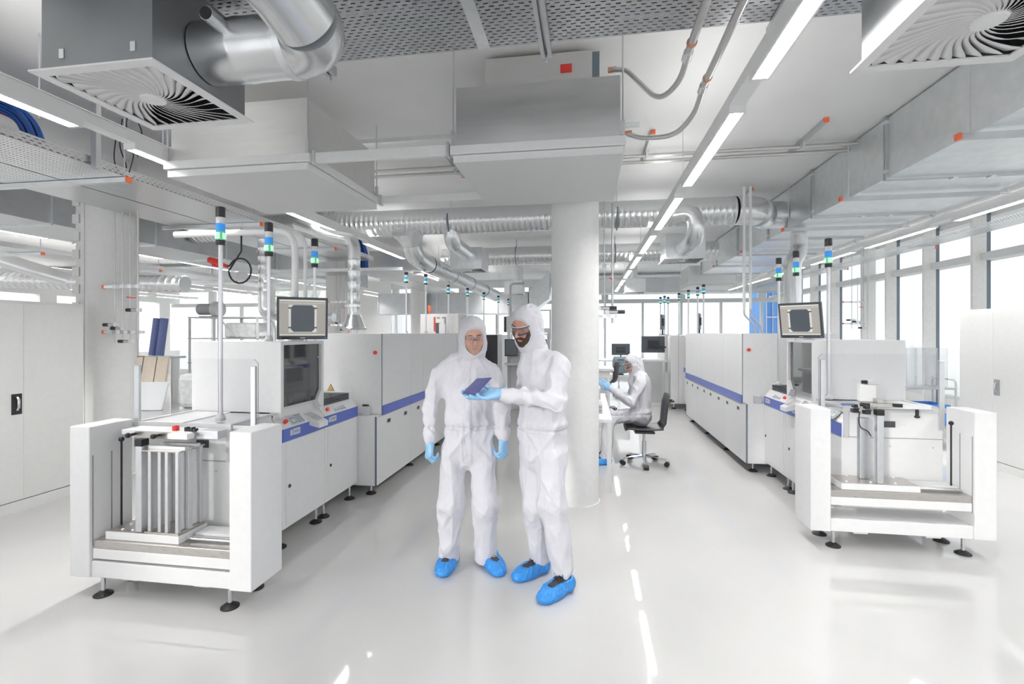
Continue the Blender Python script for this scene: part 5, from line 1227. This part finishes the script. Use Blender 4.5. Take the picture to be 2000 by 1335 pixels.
# in these axes right x front points up for x=right(viewer's), y=towards viewer -> left handed; faces are re-oriented when linked
def head_sdf(P):
    ax = np.abs(P[..., 0]); Q = np.stack([ax, P[..., 1], P[..., 2]], -1)
    d = ell(Q, (0, -.012, .032), (.075, .096, .080))
    d = smin(d, ell(Q, (0, .028, -.03), (.064, .066, .085)), .03)
    d = smin(d, ell(Q, (0, .05, -.085), (.044, .042, .034)), .03)
    d = smin(d, ell(Q, (.036, .058, -.032), (.026, .026, .03)), .02)
    d = smin(d, cap(Q, (0, .082, .022), (.036, .070, .022), .011, .010), .016)
    d = smax(d, -ell(Q, (.031, .100, .002), (.019, .025, .013)), .012)
    d = smin(d, ell(Q, (.031, .073, -.001), (.0155, .015, .012)), .004)
    d = smin(d, cap(Q, (0, .088, .014), (0, .119, -.030), .0075, .0115), .012)
    d = smin(d, ell(Q, (.011, .103, -.036), (.0085, .010, .007)), .006)
    d = smin(d, ell(Q, (0, .087, -.067), (.020, .010, .0045)), .006)
    d = smin(d, ell(Q, (0, .086, -.0765), (.017, .010, .005)), .006)
    d = smin(d, ell(Q, (0, .078, -.106), (.020, .018, .016)), .015)
    d = smin(d, ell(Q, (.078, -.01, -.005), (.010, .022, .032)), .006)
    return smin(d, cap(Q, (0, -.025, -.06), (0, -.045, -.26), .056, .075), .03)
def make_head(H, c, R, skin, beard=False):
    P, F = nets(head_sdf, (-.1, -.125, -.30), (.1, .14, .135), .0033)
    P = smooth(P, F, 1, .4); c0 = P[F].mean(1); x, y, z = np.abs(c0[:, 0]), c0[:, 1], c0[:, 2]
    mi = np.zeros(len(F), int)
    mi[(x < .021) & (y > .082) & ((z + .072)**2 / .0075**2 + x**2 / .021**2 < 1)] = 1
    tf = lambda p: H.W(np.asarray(p) @ R.T + c)
    mi[(mi == 0) & (z < -.048) & (z > -.13) & (y > -.01)] = 3
    b = put('body', P, F, [M_[skin], M_['lip'], M_['brow'], M_['stub']], H.T, tf, mi)
    def surf(x, z):
        y = np.linspace(.15, .0, 301, dtype=np.float32); v = head_sdf(np.stack([np.full(301, x), y, np.full(301, z)], -1).astype(np.float32)); return float(y[np.argmax(v < 0)])
    for sg in (-1, 1):
        q = [(sg * x, z) for x, z in ((.013, .0215), (.022, .0245), (.032, .0255), (.041, .0235), (.048, .019))]
        link('eyebrow', MB().tube([tuple(p) for p in tf(np.array([(x, surf(x, z) + .0005, z) for x, z in q]))], [.0022, .003, .003, .0026, .0015], 8), M_['brow'], b)
        q = [(sg * x, z) for x, z in ((.018, -.0065), (.025, -.0095), (.033, -.0095), (.041, -.006))]
        link('eyelashes', MB().tube([tuple(p) for p in tf(np.array([(x, surf(x, z) + .0002, z) for x, z in q]))], [.0006, .0012, .0013, .0008], 6), M_['brow'], b)
    if beard:
        def bs(P):
            x, y, z = np.abs(P[..., 0]), P[..., 1], P[..., 2]
            d = head_sdf(P) - .0042
            top = -.040 - .012 * np.clip(x / .03, 0, 1) + .045 * np.clip((x - .042) / .02, 0, 1.2)
            m = smax(z - top, -.0 - y + .01, .006)
            lips = ((z + .0715)**2 / .0085**2 + x**2 / .022**2) - 1
            return smax(smax(d, m, .005), -lips * .012, .003)
        P, F = nets(bs, (-.09, -.02, -.16), (.09, .13, .02), .0033)
        P = P + vnorm(P, F) * (.0016 * vnoise(P * 260))[:, None]
        put('beard', P, F, M_['beard'], H.T, tf)
    return tf
def make_hood(H, c, R, neck, wide=1.):
    nk = (np.asarray(neck, np.float32) - c) @ R
    def f(P):
        Q = P
        d = ell(Q, (0, -.016, .0), (.090 * wide, .116, .112))
        d = smin(d, ell(Q, (0, -.02, .040), (.092 * wide, .112, .086)), .012)
        d = smin(d, cap(Q, (0, -.012, -.04), (0, .0, -.10), .089 * wide, .086), .03)
        d = smin(d, cap(Q, (0, -.02, -.08), nk + A3(0, 0, -.02), .082, .090), .05)
        d = d + .004 * np.sin(Q[..., 0] * 70 + Q[..., 2] * 30) * np.clip(-Q[..., 1] * 10, 0, 1)
        op = np.maximum((((np.abs(Q[..., 0]) / .0675)**2.4 + (np.abs(Q[..., 2] + .024) / .094)**2.4)**(1 / 2.4) - 1) * .06, .0 - Q[..., 1])
        inner = smin(head_sdf(P) - .004, ell(Q, (0, .05, -.03), (.062, .075, .085)), .01)
        return smax(smax(d, -op, .010), -np.maximum(inner, d + .011), .002)
    P, F = nets(f, (-.16, -.19, -.36), (.16, .16, .16), .0052)
    P = smooth(P, F, 2, .5); N = vnorm(P, F)
    w = np.clip((.03 - P[:, 1]) * 20, 0, 1) * .8 + .2
    P = P + N * ((.005 * crease(P * A3(17, 17, 8)) + .004 * crease(P * A3(30, 24, 30) + 7) + .003 * vnoise(P * 24)) * w)[:, None]
    tf = lambda p: H.W(np.asarray(p) @ R.T + c)
    o = put('hood', P, F, M_['suit'], H.T, tf)
    hem = []
    for k in range(40):
        a = 2 * pi * k / 40; cc, ss = cos(a), sin(a); x = .0675 * abs(cc)**(1 / 1.2) * (1 if cc > 0 else -1); z = -.024 + .094 * abs(ss)**(1 / 1.2) * (1 if ss > 0 else -1)
        # front of the hood at this spot
        y = np.linspace(.16, -.05, 200); q = np.stack([np.full(200, x * 1.07), y, np.full(200, z * 1.03)], -1).astype(np.float32); v = f(q); hit = np.argmax(v < .0)
        hem.append((x * 1.02, float(y[hit]) - .003 if v[hit] < 0 else .04, z * 1.0))
    hem = np.array(hem); hem = np.array([hem[(k + np.arange(-2, 3)) % 40].mean(0) for k in range(40)])
    pts = [tuple(p) for p in tf(hem)]; link('hood_hem', MB().tube(pts + [pts[0], pts[1]], .0042, 6), M_['suit2'], o)
def goggles(H, tf, dark):
    n = 15; top = []; bot = []
    for i in range(n):
        t = -1 + 2 * i / (n - 1); x = .070 * t; y = .118 - .052 * t * t - .02 * t**4
        zt = .026 - (.004 if dark else .008) * t * t; zb = -.026 + .012 * abs(t)**2.2 + (.012 * max(0, 1 - abs(t) * 5))
        top.append((x, y, zt)); bot.append((x, y - .004, zb))
    mb = MB(); V = [p for p in tf(np.array(top)).tolist()] + [p for p in tf(np.array(bot)).tolist()]
    mb.add(V, [(i, i + 1, n + i + 1, n + i) for i in range(n - 1)], True)
    g = link('goggles', mb, M_['lens2' if dark else 'lens'], H.T)
    if dark:
        loop = top + bot[::-1]; pts = [tuple(p) for p in tf(np.array(loop + loop[:1]))]
        link('goggle_rim', MB().tube(pts, .0052, 8), M_['gogf'], g)
        tl = [tuple(p) for p in tf(np.array([(x, y + .003, z + .006) for x, y, z in top]))]; link('brow_bar', MB().tube(tl, .0035, 6), M_['lgrey'], g)
    else:
        link('top_bar', MB().tube([tuple(p) for p in tf(np.array(top))], .0016, 6), M_['lgrey'], g)
        link('nose_bridge', MB().tube([tuple(p) for p in tf(np.array([(-.012, .113, .0), (0, .120, .006), (.012, .113, .0)]))], .0035, 6), M_['gogf'], g)
    for s_ in (-1, 1):
        pts = tf(np.array([(s_ * .070, .048, .020), (s_ * .076, .02, .016), (s_ * .080, -.03, .008)]))
        link('temple', MB().tube([tuple(p) for p in pts], .0042, 6), M_['gogf'], g)
def make_glove(H, wrist, xdir, palm, thumb_side, curl, spread=.0, thumb=None, name='glove', scale=1., cuff=.05, len_=1.):
    """xdir: wrist to knuckles; palm: palm normal; thumb_side +1/-1 along cross; curl: per finger (a,b,c) bends in degrees"""
    x = np.asarray(xdir, float); x /= np.linalg.norm(x); z = -np.asarray(palm, float); z -= x * (z @ x); z /= np.linalg.norm(z); y = np.cross(z, x) * thumb_side
    R = np.stack([x, y, z], 1).astype(np.float32) * scale
    ks = [(.090, .031, .004), (.096, .010, .007), (.091, -.012, .005), (.081, -.031, 0)]
    ln = [(.042, .026, .021), (.047, .030, .022), (.043, .028, .021), (.033, .021, .019)]
    prim = []
    for i, (k, l) in enumerate(zip(ks, ln)):
        p = np.array(k); a = 0.; sp_ = spread * (1.5 - i)
        ch = [p]
        for j in range(3):
            a += radians(curl[i][j]); dr = np.array([cos(a) * cos(sp_), sin(sp_) * cos(a), -sin(a)]); p = p + dr * l[j]; ch.append(p)
        prim.append(ch)
    th = thumb or [(.022, .026, -.008), (.048, .050, -.018), (.078, .058, -.026), (.100, .058, -.030)]
    def f(P):
        d = None
        for i, ch in enumerate(prim):
            m = cap(P, (.005, ch[0][1] * .62, 0), ch[0], .0165, .0135); d = m if d is None else smin(d, m, .014)
        d = smin(d, ell(P, (.05, .0, -.004), (.05, .042, .016)), .012)
        d = smin(d, cap(P, (.012, .018, -.006), (.05, .038, -.012), .017, .015), .012)
        d = smin(d, cap(P, (-cuff, 0, 0), (.012, 0, 0), .033, .0265), .018)
        for i, ch in enumerate(prim):
            r = (.0098, .0102, .0096, .0086)[i]; e = None
            for j in range(3):
                q = cap(P, ch[j], ch[j + 1], r * (1.06 - .07 * j), r * (1. - .07 * j)); e = q if e is None else smin(e, q, .004)
            d = smin(d, e, .0035)
        e = U(.006, cap(P, th[0], th[1], .0145, .012), cap(P, th[1], th[2], .0118, .0108), cap(P, th[2], th[3], .0106, .009))
        return smin(d, e, .008)
    allp = np.array([q for ch in prim for q in ch] + [list(t) for t in th] + [(-cuff, 0, 0)])
    P, F = nets(f, allp.min(0) - .04, allp.max(0) + .04, .0027)
    P = smooth(P, F, 1, .4); N = vnorm(P, F)
    P = P + N * (.0011 * ridge(P * A3(90, 60, 60)) * np.clip((.07 - P[:, 0]) * 20, .3, 1))[:, None]
    o = put(name, P, F, M_['glove'], H.T, lambda p: H.W(np.asarray(p) @ R.T + np.asarray(wrist)))
    a = np.linspace(0, 2 * pi, 19); rr = np.stack([np.full(19, -cuff + .002), .034 * np.cos(a), .034 * np.sin(a)], -1)
    link('rolled_cuff', MB().tube([tuple(p) for p in H.W(rr @ R.T + np.asarray(wrist))], .0032, 6), M_['glove'], o)
    return o
def make_shoe(H, heel, toe, lace, n=0):
    """heel and toe points on the floor, local"""
    h = np.array([heel[0], heel[1], 0.]); x = np.array([toe[0] - heel[0], toe[1] - heel[1], 0.]); L_ = np.linalg.norm(x); x /= L_; y = np.array([-x[1], x[0], 0.]); R = np.stack([x, y, [0, 0, 1.]], 1).astype(np.float32)
    L_ = min(max(L_, .27), .315)
    def base(P, e):
        d = ecap(P, (.055, 0, .045), (L_ * .62, 0, .040), .056, .054, (0, 0, 1), 1.0)
        d = smin(d, ecap(P, (L_ * .55, 0, .030), (L_ - .055, .0, .026), .056, .050, (0, 0, 1), 1.35), .03)
        d = smin(d, cap(P, (.055, 0, .05), (.07, 0, .09), .050, .046), .03)
        return d - e
    def cover(P):
        d = base(P, .006)
        # baggy film: soft pleats running to the elastic rim
        an = np.arctan2(P[..., 1], P[..., 0] - .10); d = d + .0028 * np.sin(an * 34) * np.clip(P[..., 2] * 22 - .5, 0, 1)
        d = smax(d, P[..., 2] - (.092 - .10 * np.clip(P[..., 0] - .02, 0, .16)), .006)
        d = smax(d, -ell(P, (.090, 0, .105), (.078, .036, .050)), .006)
        return smax(d, .002 - P[..., 2], .004)
    P, F = nets(cover, (-.03, -.085, -.01), (L_ + .035, .085, .13), .0045)
    P = smooth(P, F, 1, .4); N = vnorm(P, F); P = P + N * (.003 * ridge(P * A3(26, 60, 60) + n) * np.clip(P[:, 2] * 40, 0, 1))[:, None]
    tf = lambda p: H.W(np.asarray(p) @ R.T + h)
    s_ = put('shoe_cover', P, F, M_['cover'], H.T, tf)
    def shoe(P):
        d = base(P, -.008); d = smin(d, cap(P, (.06, 0, .06), (.062, 0, .115), .040, .036), .02)
        d = smin(d, cap(P, (.09, 0, .075), (.15, 0, .055), .028, .026), .015); d = smax(d, P[..., 2] - .125, .006); return smax(d, .008 - P[..., 2], .004)
    P, F = nets(shoe, (-.02, -.075, 0), (L_ + .02, .075, .15), .0055)
    sh = put('shoe', P, F, M_['shoe'], H.T, tf)
    m = MB()
    for k in range(4):
        u = .105 + .022 * k; z = .112 - .011 * k
        for sgn in (-1, 1):
            q = np.array([(u, -sgn * .026, z - .006), (u + .008, 0, z + .004), (u + .02, sgn * .026, z - .014)]); m.tube([tuple(p) for p in tf(q - A3(0, 0, .004))], .0023, 5)
    for sgn in (-1, 1):
        q = np.array([(.10, 0, .122), (.105, sgn * .02, .135), (.12, sgn * .035, .122), (.115, sgn * .015, .118), (.135, sgn * .03, .10)]); m.tube([tuple(p) for p in tf(q - A3(0, 0, .006))], .0022, 5)
    link('laces', m, M_[lace], sh)
def coverall(H, f, lo, hi, wr, h=.0075):
    P, F = nets(f, lo, hi, h); P = smooth(P, F, 2, .5); N = vnorm(P, F)
    P = P + N * wr(P)[:, None]
    H.cv = P; return put('coverall', P, F, M_['suit'], H.T, H.W)
def seams(H, o, f, waist, zb, placket=None):
    """raised waist seams and the front flap, laid on the cloth"""
    def snap(q, out):
        k = np.argmin(((H.cv - q)**2).sum(1)); return H.cv[k] + out
    for dz in (-.011, .013):
        pts = []
        for i in range(48):
            a = 2 * pi * i / 48; dr = A3(cos(a), sin(a), 0); t = np.linspace(.05, .3, 126, dtype=np.float32); c = A3(waist[0], waist[1], zb + dz)
            v = f(c + dr * t[:, None]); k = np.argmax(v > 0); pts.append(snap(c + dr * t[k], dr * .001))
        pts = np.array(pts); pts = np.array([pts[(i + np.arange(-1, 2)) % 48].mean(0) for i in range(48)]); w = [tuple(p) for p in H.W(pts)]
        link('waist_seam', MB().tube(w + w[:2], .0024, 6), M_['suit'], o)
    if placket:
        dr, off, z0, z1 = placket
        for sg in (-1, 1):
            pts = []
            for z in np.linspace(z0, z1, 26):
                c = A3(waist[0], waist[1], z) + off * sg; t = np.linspace(.02, .3, 141, dtype=np.float32); v = f(c + dr * t[:, None]); k = np.argmax(v > 0); pts.append(snap(c + dr * t[k], dr * .0005))
            pts = np.array(pts); pts[1:-1] = (pts[:-2] + pts[1:-1] + pts[2:]) / 3
            link('front_seam', MB().tube([tuple(p) for p in H.W(pts)], .0013, 6), M_['suit'], o)
def gauss(x, w): return np.exp(-(x / w)**2)
def folds(P, zb, knees=(), elbows=(), cuffs=(), wrists=()):
    Dg = P @ np.array([[.8, 0, .6], [0, 1, 0], [-.6, 0, .8]], np.float32); Dh = P @ np.array([[.8, 0, -.6], [0, 1, 0], [.6, 0, .8]], np.float32)
    d = .012 * vnoise(P * A3(9, 9, 2.6)) + .0055 * vnoise(P * A3(22, 22, 5) + 9) - .0095 * crease(Dg * A3(8, 8, 1.8) + 11, .17) - .0085 * crease(Dh * A3(9, 9, 2.0) + 5, .17) - .0055 * crease(P * A3(16, 16, 3.5) + 3, .2) - .0022 * crease(Dg * A3(30, 30, 12) + 13, .25)
    d = d - .010 * gauss(P[:, 2] - zb, .011) + .006 * gauss(P[:, 2] - zb - .035, .022)
    d = d + .004 * gauss(P[:, 2] - zb, .05) * np.sin((P[:, 0] * 1. + P[:, 1] * .7) * 130)
    for k in list(knees) + list(elbows):
        r = np.linalg.norm(P - k, axis=1); d = d - .0085 * np.clip(1 - r / .17, 0, 1) * crease((P - k) @ np.array([[.85, 0, .5], [0, 1, 0], [-.5, 0, .85]], np.float32) * A3(5, 5, 17) + 2, .25)
    for k in cuffs:
        r = np.linalg.norm(P - k, axis=1); d = d + .0065 * np.clip(1 - r / .085, 0, 1) * (np.sin((P - k) @ A3(40, 20, 90) + 4 * vnoise(P * 14)))
    for k in wrists: d = d * np.clip(np.linalg.norm(P - k, axis=1) / .07 - .25, 0, 1)
    return d
# ---- shorter man on the left, facing the viewer, arms hanging
H = Person(913, 3.42, 'shorter man on the left in white hooded coverall and clear glasses, arms hanging down')
def left_man(H):
    a = H.at
    sL, sR = a(858, 731), a(966, 731); eL, eR = a(839, 800, -.02), a(981, 797, -.02); wL, wR = a(840, 860, .04), a(983, 853, .04)
    hipL, hipR = a(886, 880), a(942, 880); kL, kR = a(880, 985, .03), a(948, 985, .03); nL, nR = a(878, 1087, -.02), a(948, 1087, -.02)
    nb = a(918, 692, -.02); chest = a(913, 740); waist = a(916, 830); hips = a(915, 868); n = A3(0, 1, 0)
    def f(P):
        d = ecap(P, chest + A3(0, 0, .02), waist, .172, .166, n, 1.35)
        d = smin(d, ecap(P, waist, hips, .168, .182, n, 1.42), .04)
        d = smin(d, cap(P, a(876, 722), a(950, 722), .060), .07)
        d = smin(d, cap(P, nb + A3(0, 0, -.02), nb + A3(.0, .01, -.12), .072, .12), .06)
        for s_, e, w in ((sL, eL, wL), (sR, eR, wR)):
            m = w + (e - w) * .22
            arm = U(.03, cap(P, s_, e, .066, .063), cap(P, e, m, .062, .052), cap(P, m, w, .043, .041)); d = smin(d, arm, .04)
        for hp, k, q in ((hipL, kL, nL), (hipR, kR, nR)):
            leg = U(.05, cap(P, hp, k, .104, .089), cap(P, k, q, .087, .079)); d = smin(d, leg, .022)
        return smax(d, a(0, 1098)[2] - P[..., 2] + .01 * np.sin(P[..., 0] * 40), .012)
    cf = waist[0] + .004
    def wr(P):
        d = folds(P, waist[2], (kL, kR), (eL, eR), (wL + (eL - wL) * .3, wR + (eR - wR) * .3, nL, nR), (wL, wR))
        fr = (P[:, 1] > .02) & (P[:, 2] > .80) & (P[:, 2] < 1.46)
        d = d + np.where(fr, .0035 * np.clip((.022 - np.abs(P[:, 0] - cf)) * 300, 0, 1), 0)
        pk = fr & (P[:, 0] > .05) & (P[:, 0] < .15) & (P[:, 2] > 1.26) & (P[:, 2] < 1.385); d = d + np.where(pk, .004, 0)
        return d
    o = coverall(H, f, (-.38, -.24, .02), (.38, .28, 1.56), wr); seams(H, o, f, waist, waist[2], (A3(0, 1, 0), A3(.02, 0, 0), .80, 1.42))
    R = rot(radians(-12), radians(17), radians(3)); c = a(924, 654, .035)
    tf = make_head(H, c, R, 'skin'); make_hood(H, c, R, nb + A3(0, .0, -.02)); goggles(H, tf, False)
    fist = [(48, 62, 40), (52, 66, 42), (56, 68, 42), (58, 66, 40)]
    th = [(.022, .026, -.008), (.050, .046, -.020), (.080, .042, -.034), (.100, .030, -.042)]
    make_glove(H, wL + A3(0, 0, -.012), (-.05, .22, -1), (.8, -.45, -.1), 1, fist, 0, th, cuff=.03, scale=1.05)
    make_glove(H, wR + A3(0, 0, -.012), (.02, .20, -1), (-.8, -.45, -.1), -1, [(38, 50, 30), (48, 60, 40), (54, 64, 40), (56, 62, 40)], 0, th, cuff=.035, scale=1.05)
    make_shoe(H, (-.118, -.105), (-.165, .175), 'lacew', 3); make_shoe(H, (.128, -.105), (.245, .165), 'lacew', 9)
    col = MB().tube([tuple(p) for p in H.W(np.array([nb + A3(-.045, .085, -.03), nb + A3(-.01, .115, -.075), nb + A3(.012, .128, -.115)]))], .008, 8)
    link('collar_edge', col, M_['suit2'], H.T)
left_man(H)
# ---- taller bearded man, turned to the left, holding the wafer
H2 = Person(1065, 3.22, 'taller bearded man in white hooded coverall and dark goggles, holding the blue wafer')
def right_man(H):
    a = H.at; an = radians(52); fr = A3(-sin(an), cos(an), 0); lf = A3(cos(an), sin(an), 0)
    nb = a(1046, 686, -.0); chest = a(1062, 742); waist = a(1058, 834); hips = a(1060, 872)
    sL = a(1093, 716, .15); sR = a(1030, 716, -.15)
    eL = a(1082, 782, .23); wL = a(984, 771, .24); eR = a(1022, 775, -.06); wR = a(950, 768, .10)
    hL = a(1076, 890, .07); hR = a(1044, 890, -.07); kL = a(1078, 985, .12); kR = a(1047, 985, -.02); nL = a(1102, 1108, .10); nR = a(1052, 1087, -.12)
    def f(P):
        d = ecap(P, chest + A3(.0, 0, .01), waist, .180, .174, fr, 1.22)
        d = smin(d, ecap(P, waist, hips + A3(0, 0, -.01), .174, .180, fr, 1.25), .04)
        d = smin(d, cap(P, a(1078, 706, .10), a(1038, 706, -.10), .070), .07)
        d = smin(d, cap(P, nb + A3(0, 0, -.02), nb + A3(.02, 0, -.10), .088, .13), .06)
        mL = wL + (eL - wL) * .25; mR = wR + (eR - wR) * .2
        armL = U(.03, cap(P, sL, eL, .080, .076), cap(P, eL, mL, .070, .058), cap(P, mL, wL, .048, .043))
        armR = U(.03, cap(P, sR, eR, .066, .06), cap(P, eR, mR, .058, .05), cap(P, mR, wR, .044, .038))
        d = smin(smin(d, armL, .014), armR, .02)
        for hp, k, q, r in ((hL, kL, nL, .112), (hR, kR, nR, .105)):
            leg = U(.05, cap(P, hp, k, r, .090), cap(P, k, q, .088, .076)); d = smin(d, leg, .022)
        return d
    def f2(P):
        d = f(P); return smax(d, .052 - P[..., 2], .012)
    def wr(P):
        d = folds(P, waist[2], (kL, kR), (eL, eR, eL * .6 + wL * .4), (wL + (eL - wL) * .3, nL + A3(0, 0, .02), nR + A3(0, 0, .02)), (wL, wR))
        r = np.linalg.norm(P - (eL * .5 + wL * .5), axis=1)
        return d + .008 * np.clip(1 - r / .15, 0, 1) * np.sin(P[:, 0] * 85 + P[:, 2] * 20)
    o = coverall(H, f2, (-.50, -.30, .03), (.30, .42, 1.60), wr); seams(H, o, f2, waist, waist[2])
    R = rot(radians(38), radians(24), radians(-6)); c = a(1027, 634, .045)
    tf = make_head(H, c, R, 'skin2', True); make_hood(H, c, R, nb + A3(.01, -.0, -.02), 1.02); goggles(H, tf, True)
    # wafer corners: left, far, top right, near
    A = a(902, 768.5, .19); B = a(932, 739, .12); C = a(961, 737.5, .23); D = a(930, 770, .30)
    nn = np.cross(D - A, B - A); nn /= np.linalg.norm(nn); nn = nn if nn[2] > 0 else -nn
    q = [H.w1(p) for p in (A, D, C, B)] + [H.w1(p + nn * .003) for p in (A, D, C, B)]
    wf = MB().add(q, [(0, 3, 2, 1), (4, 5, 6, 7), (0, 1, 5, 4), (1, 2, 6, 5), (2, 3, 7, 6), (3, 0, 4, 7)])
    solo('solar_wafer', 'thin square dark-blue wafer held between the two men', 'wafer', wf, M_['wafer'])
    # left hand under the near edge, thumb on top
    mid = (D + C) / 2 * .55 + (A + D) / 2 * .45
    w0 = a(976, 769, .24)
    xd = a(926, 777, .285) - w0; ts = 1 if np.cross(-nn, xd) @ (B - A) > 0 else -1
    make_glove(H, w0, xd, nn, ts, [(-4, 8, 8), (0, 12, 12), (6, 18, 18), (12, 24, 22)], .03,
               [(.022, .028, -.006), (.046, .056, -.018), (.070, .066, -.036), (.094, .056, -.042)], cuff=.03, scale=1.06)
    w1 = a(952, 770, .08); xd = a(905, 771, .17) - w1; ts = -1 if np.cross(-nn, xd) @ (B - A) > 0 else 1
    make_glove(H, w1, xd, nn, ts, [(0, 14, 12), (4, 16, 14), (6, 18, 16), (10, 22, 18)], .03,
               [(.022, .028, -.006), (.046, .056, -.016), (.07, .066, -.034), (.094, .056, -.040)], cuff=.03)
    make_shoe(H, (.158, .075), (-.055, .285), 'lace', 5); make_shoe(H, (.022, -.165), (-.215, .02), 'lace', 14)
right_man(H2)
# ---- seated person at the work table
H3 = Person(1243, 6.2, 'person in white coverall seated on the black swivel chair at the work table')
def seated(H):
    a = H.at; nb = a(1243, 729); chest = a(1250, 752); waist = a(1253, 806); n = A3(-1, 0, 0)
    sN, sF = a(1251, 746, .17), a(1249, 746, -.17); eN = a(1234, 786, .22); wN = a(1194, 758, .16); eF = a(1228, 782, -.2); wF = a(1190, 757, -.08)
    def f(P):
        d = ecap(P, chest, waist, .175, .165, n, 1.35); d = smin(d, ecap(P, waist, a(1251, 802), .155, .135, n, 1.15), .05)
        d = smin(d, cap(P, a(1248, 738, .1), a(1248, 738, -.1), .075), .07)
        d = smin(d, cap(P, nb, nb + A3(.02, 0, -.09), .085, .12), .05)
        for s_, e, w in ((sN, eN, wN), (sF, eF, wF)): d = smin(d, U(.03, cap(P, s_, e, .076, .068), cap(P, e, w, .062, .04)), .02)
        for s_ in (.1, -.1):
            hp, k, q = a(1250, 809, s_), a(1190, 815, s_ * 1.2), a(1183, 902, s_ * 1.2)
            d = smin(d, U(.05, cap(P, hp, k, .085, .076), cap(P, k, q, .076, .066)), .03)
        return d
    coverall(H, f, (-.55, -.36, .02), (.32, .36, 1.22), lambda P: folds(P, waist[2], (), (eN, eF), (wN,), (wN, wF)), .011)
    R = rot(radians(80), radians(22)); c = a(1236, 709, .0)
    tf = make_head(H, c, R, 'skin'); make_hood(H, c, R, nb); goggles(H, tf, True)
    fl = [(4, 10, 8), (6, 12, 10), (10, 16, 12), (14, 20, 14)]
    make_glove(H, wN + A3(-.005, 0, 0), a(1172, 742, .14) - wN, (.2, -.9, -.3), -1, fl, .05, cuff=.04)
    make_glove(H, wF + A3(-.005, 0, 0), a(1172, 741, -.02) - wF, (.2, .9, -.3), 1, fl, .05, cuff=.04)
    for s_ in (.12, -.12):
        k = a(1184, 905, s_); make_shoe(H, (k[0] + .06, s_), (k[0] - .22, s_), 'lace', 2)
seated(H3)
WORLD=1.25; SUN=1.35; EXPO=.08
# ------------------------------------------------------------------ light
w = bpy.data.worlds.new('world'); scn.world = w; w.use_nodes = True
nt = w.node_tree; bg = nt.nodes['Background']; tc = nt.nodes.new('ShaderNodeTexCoord'); sp = nt.nodes.new('ShaderNodeSeparateXYZ'); rp = nt.nodes.new('ShaderNodeValToRGB')
nt.links.new(tc.outputs['Generated'], sp.inputs[0]); mr = nt.nodes.new('ShaderNodeMapRange'); mr.inputs['From Min'].default_value = -.1; mr.inputs['From Max'].default_value = .5
nt.links.new(sp.outputs[2], mr.inputs['Value']); nt.links.new(mr.outputs[0], rp.inputs[0])
rp.color_ramp.elements[0].color = (.96, .98, 1.0, 1); rp.color_ramp.elements[1].color = (.98, .99, 1, 1)
nt.links.new(rp.outputs[0], bg.inputs[0]); bg.inputs[1].default_value = WORLD
sd = bpy.data.lights.new('flash_standin', 'SUN'); so = bpy.data.objects.new('flash_standin', sd); COL.objects.link(so)  # directional lamp standing in for a flash behind the camera, left
sd.energy = SUN; sd.angle = radians(4); sd.color = (1, .98, .95)
so.rotation_euler = Vector((.56, .80, -.20)).to_track_quat('-Z', 'Y').to_euler()
vs = scn.view_settings; scn.display_settings.display_device = 'sRGB'
vs.view_transform = 'Standard'; vs.look = 'None'; vs.gamma = 1; vs.exposure = EXPO; vs.use_curve_mapping = False
cy = scn.cycles; cy.max_bounces = 10; cy.diffuse_bounces = 5; cy.glossy_bounces = 5; cy.transparent_max_bounces = 24; cy.use_denoising = True; cy.sample_clamp_indirect = 6
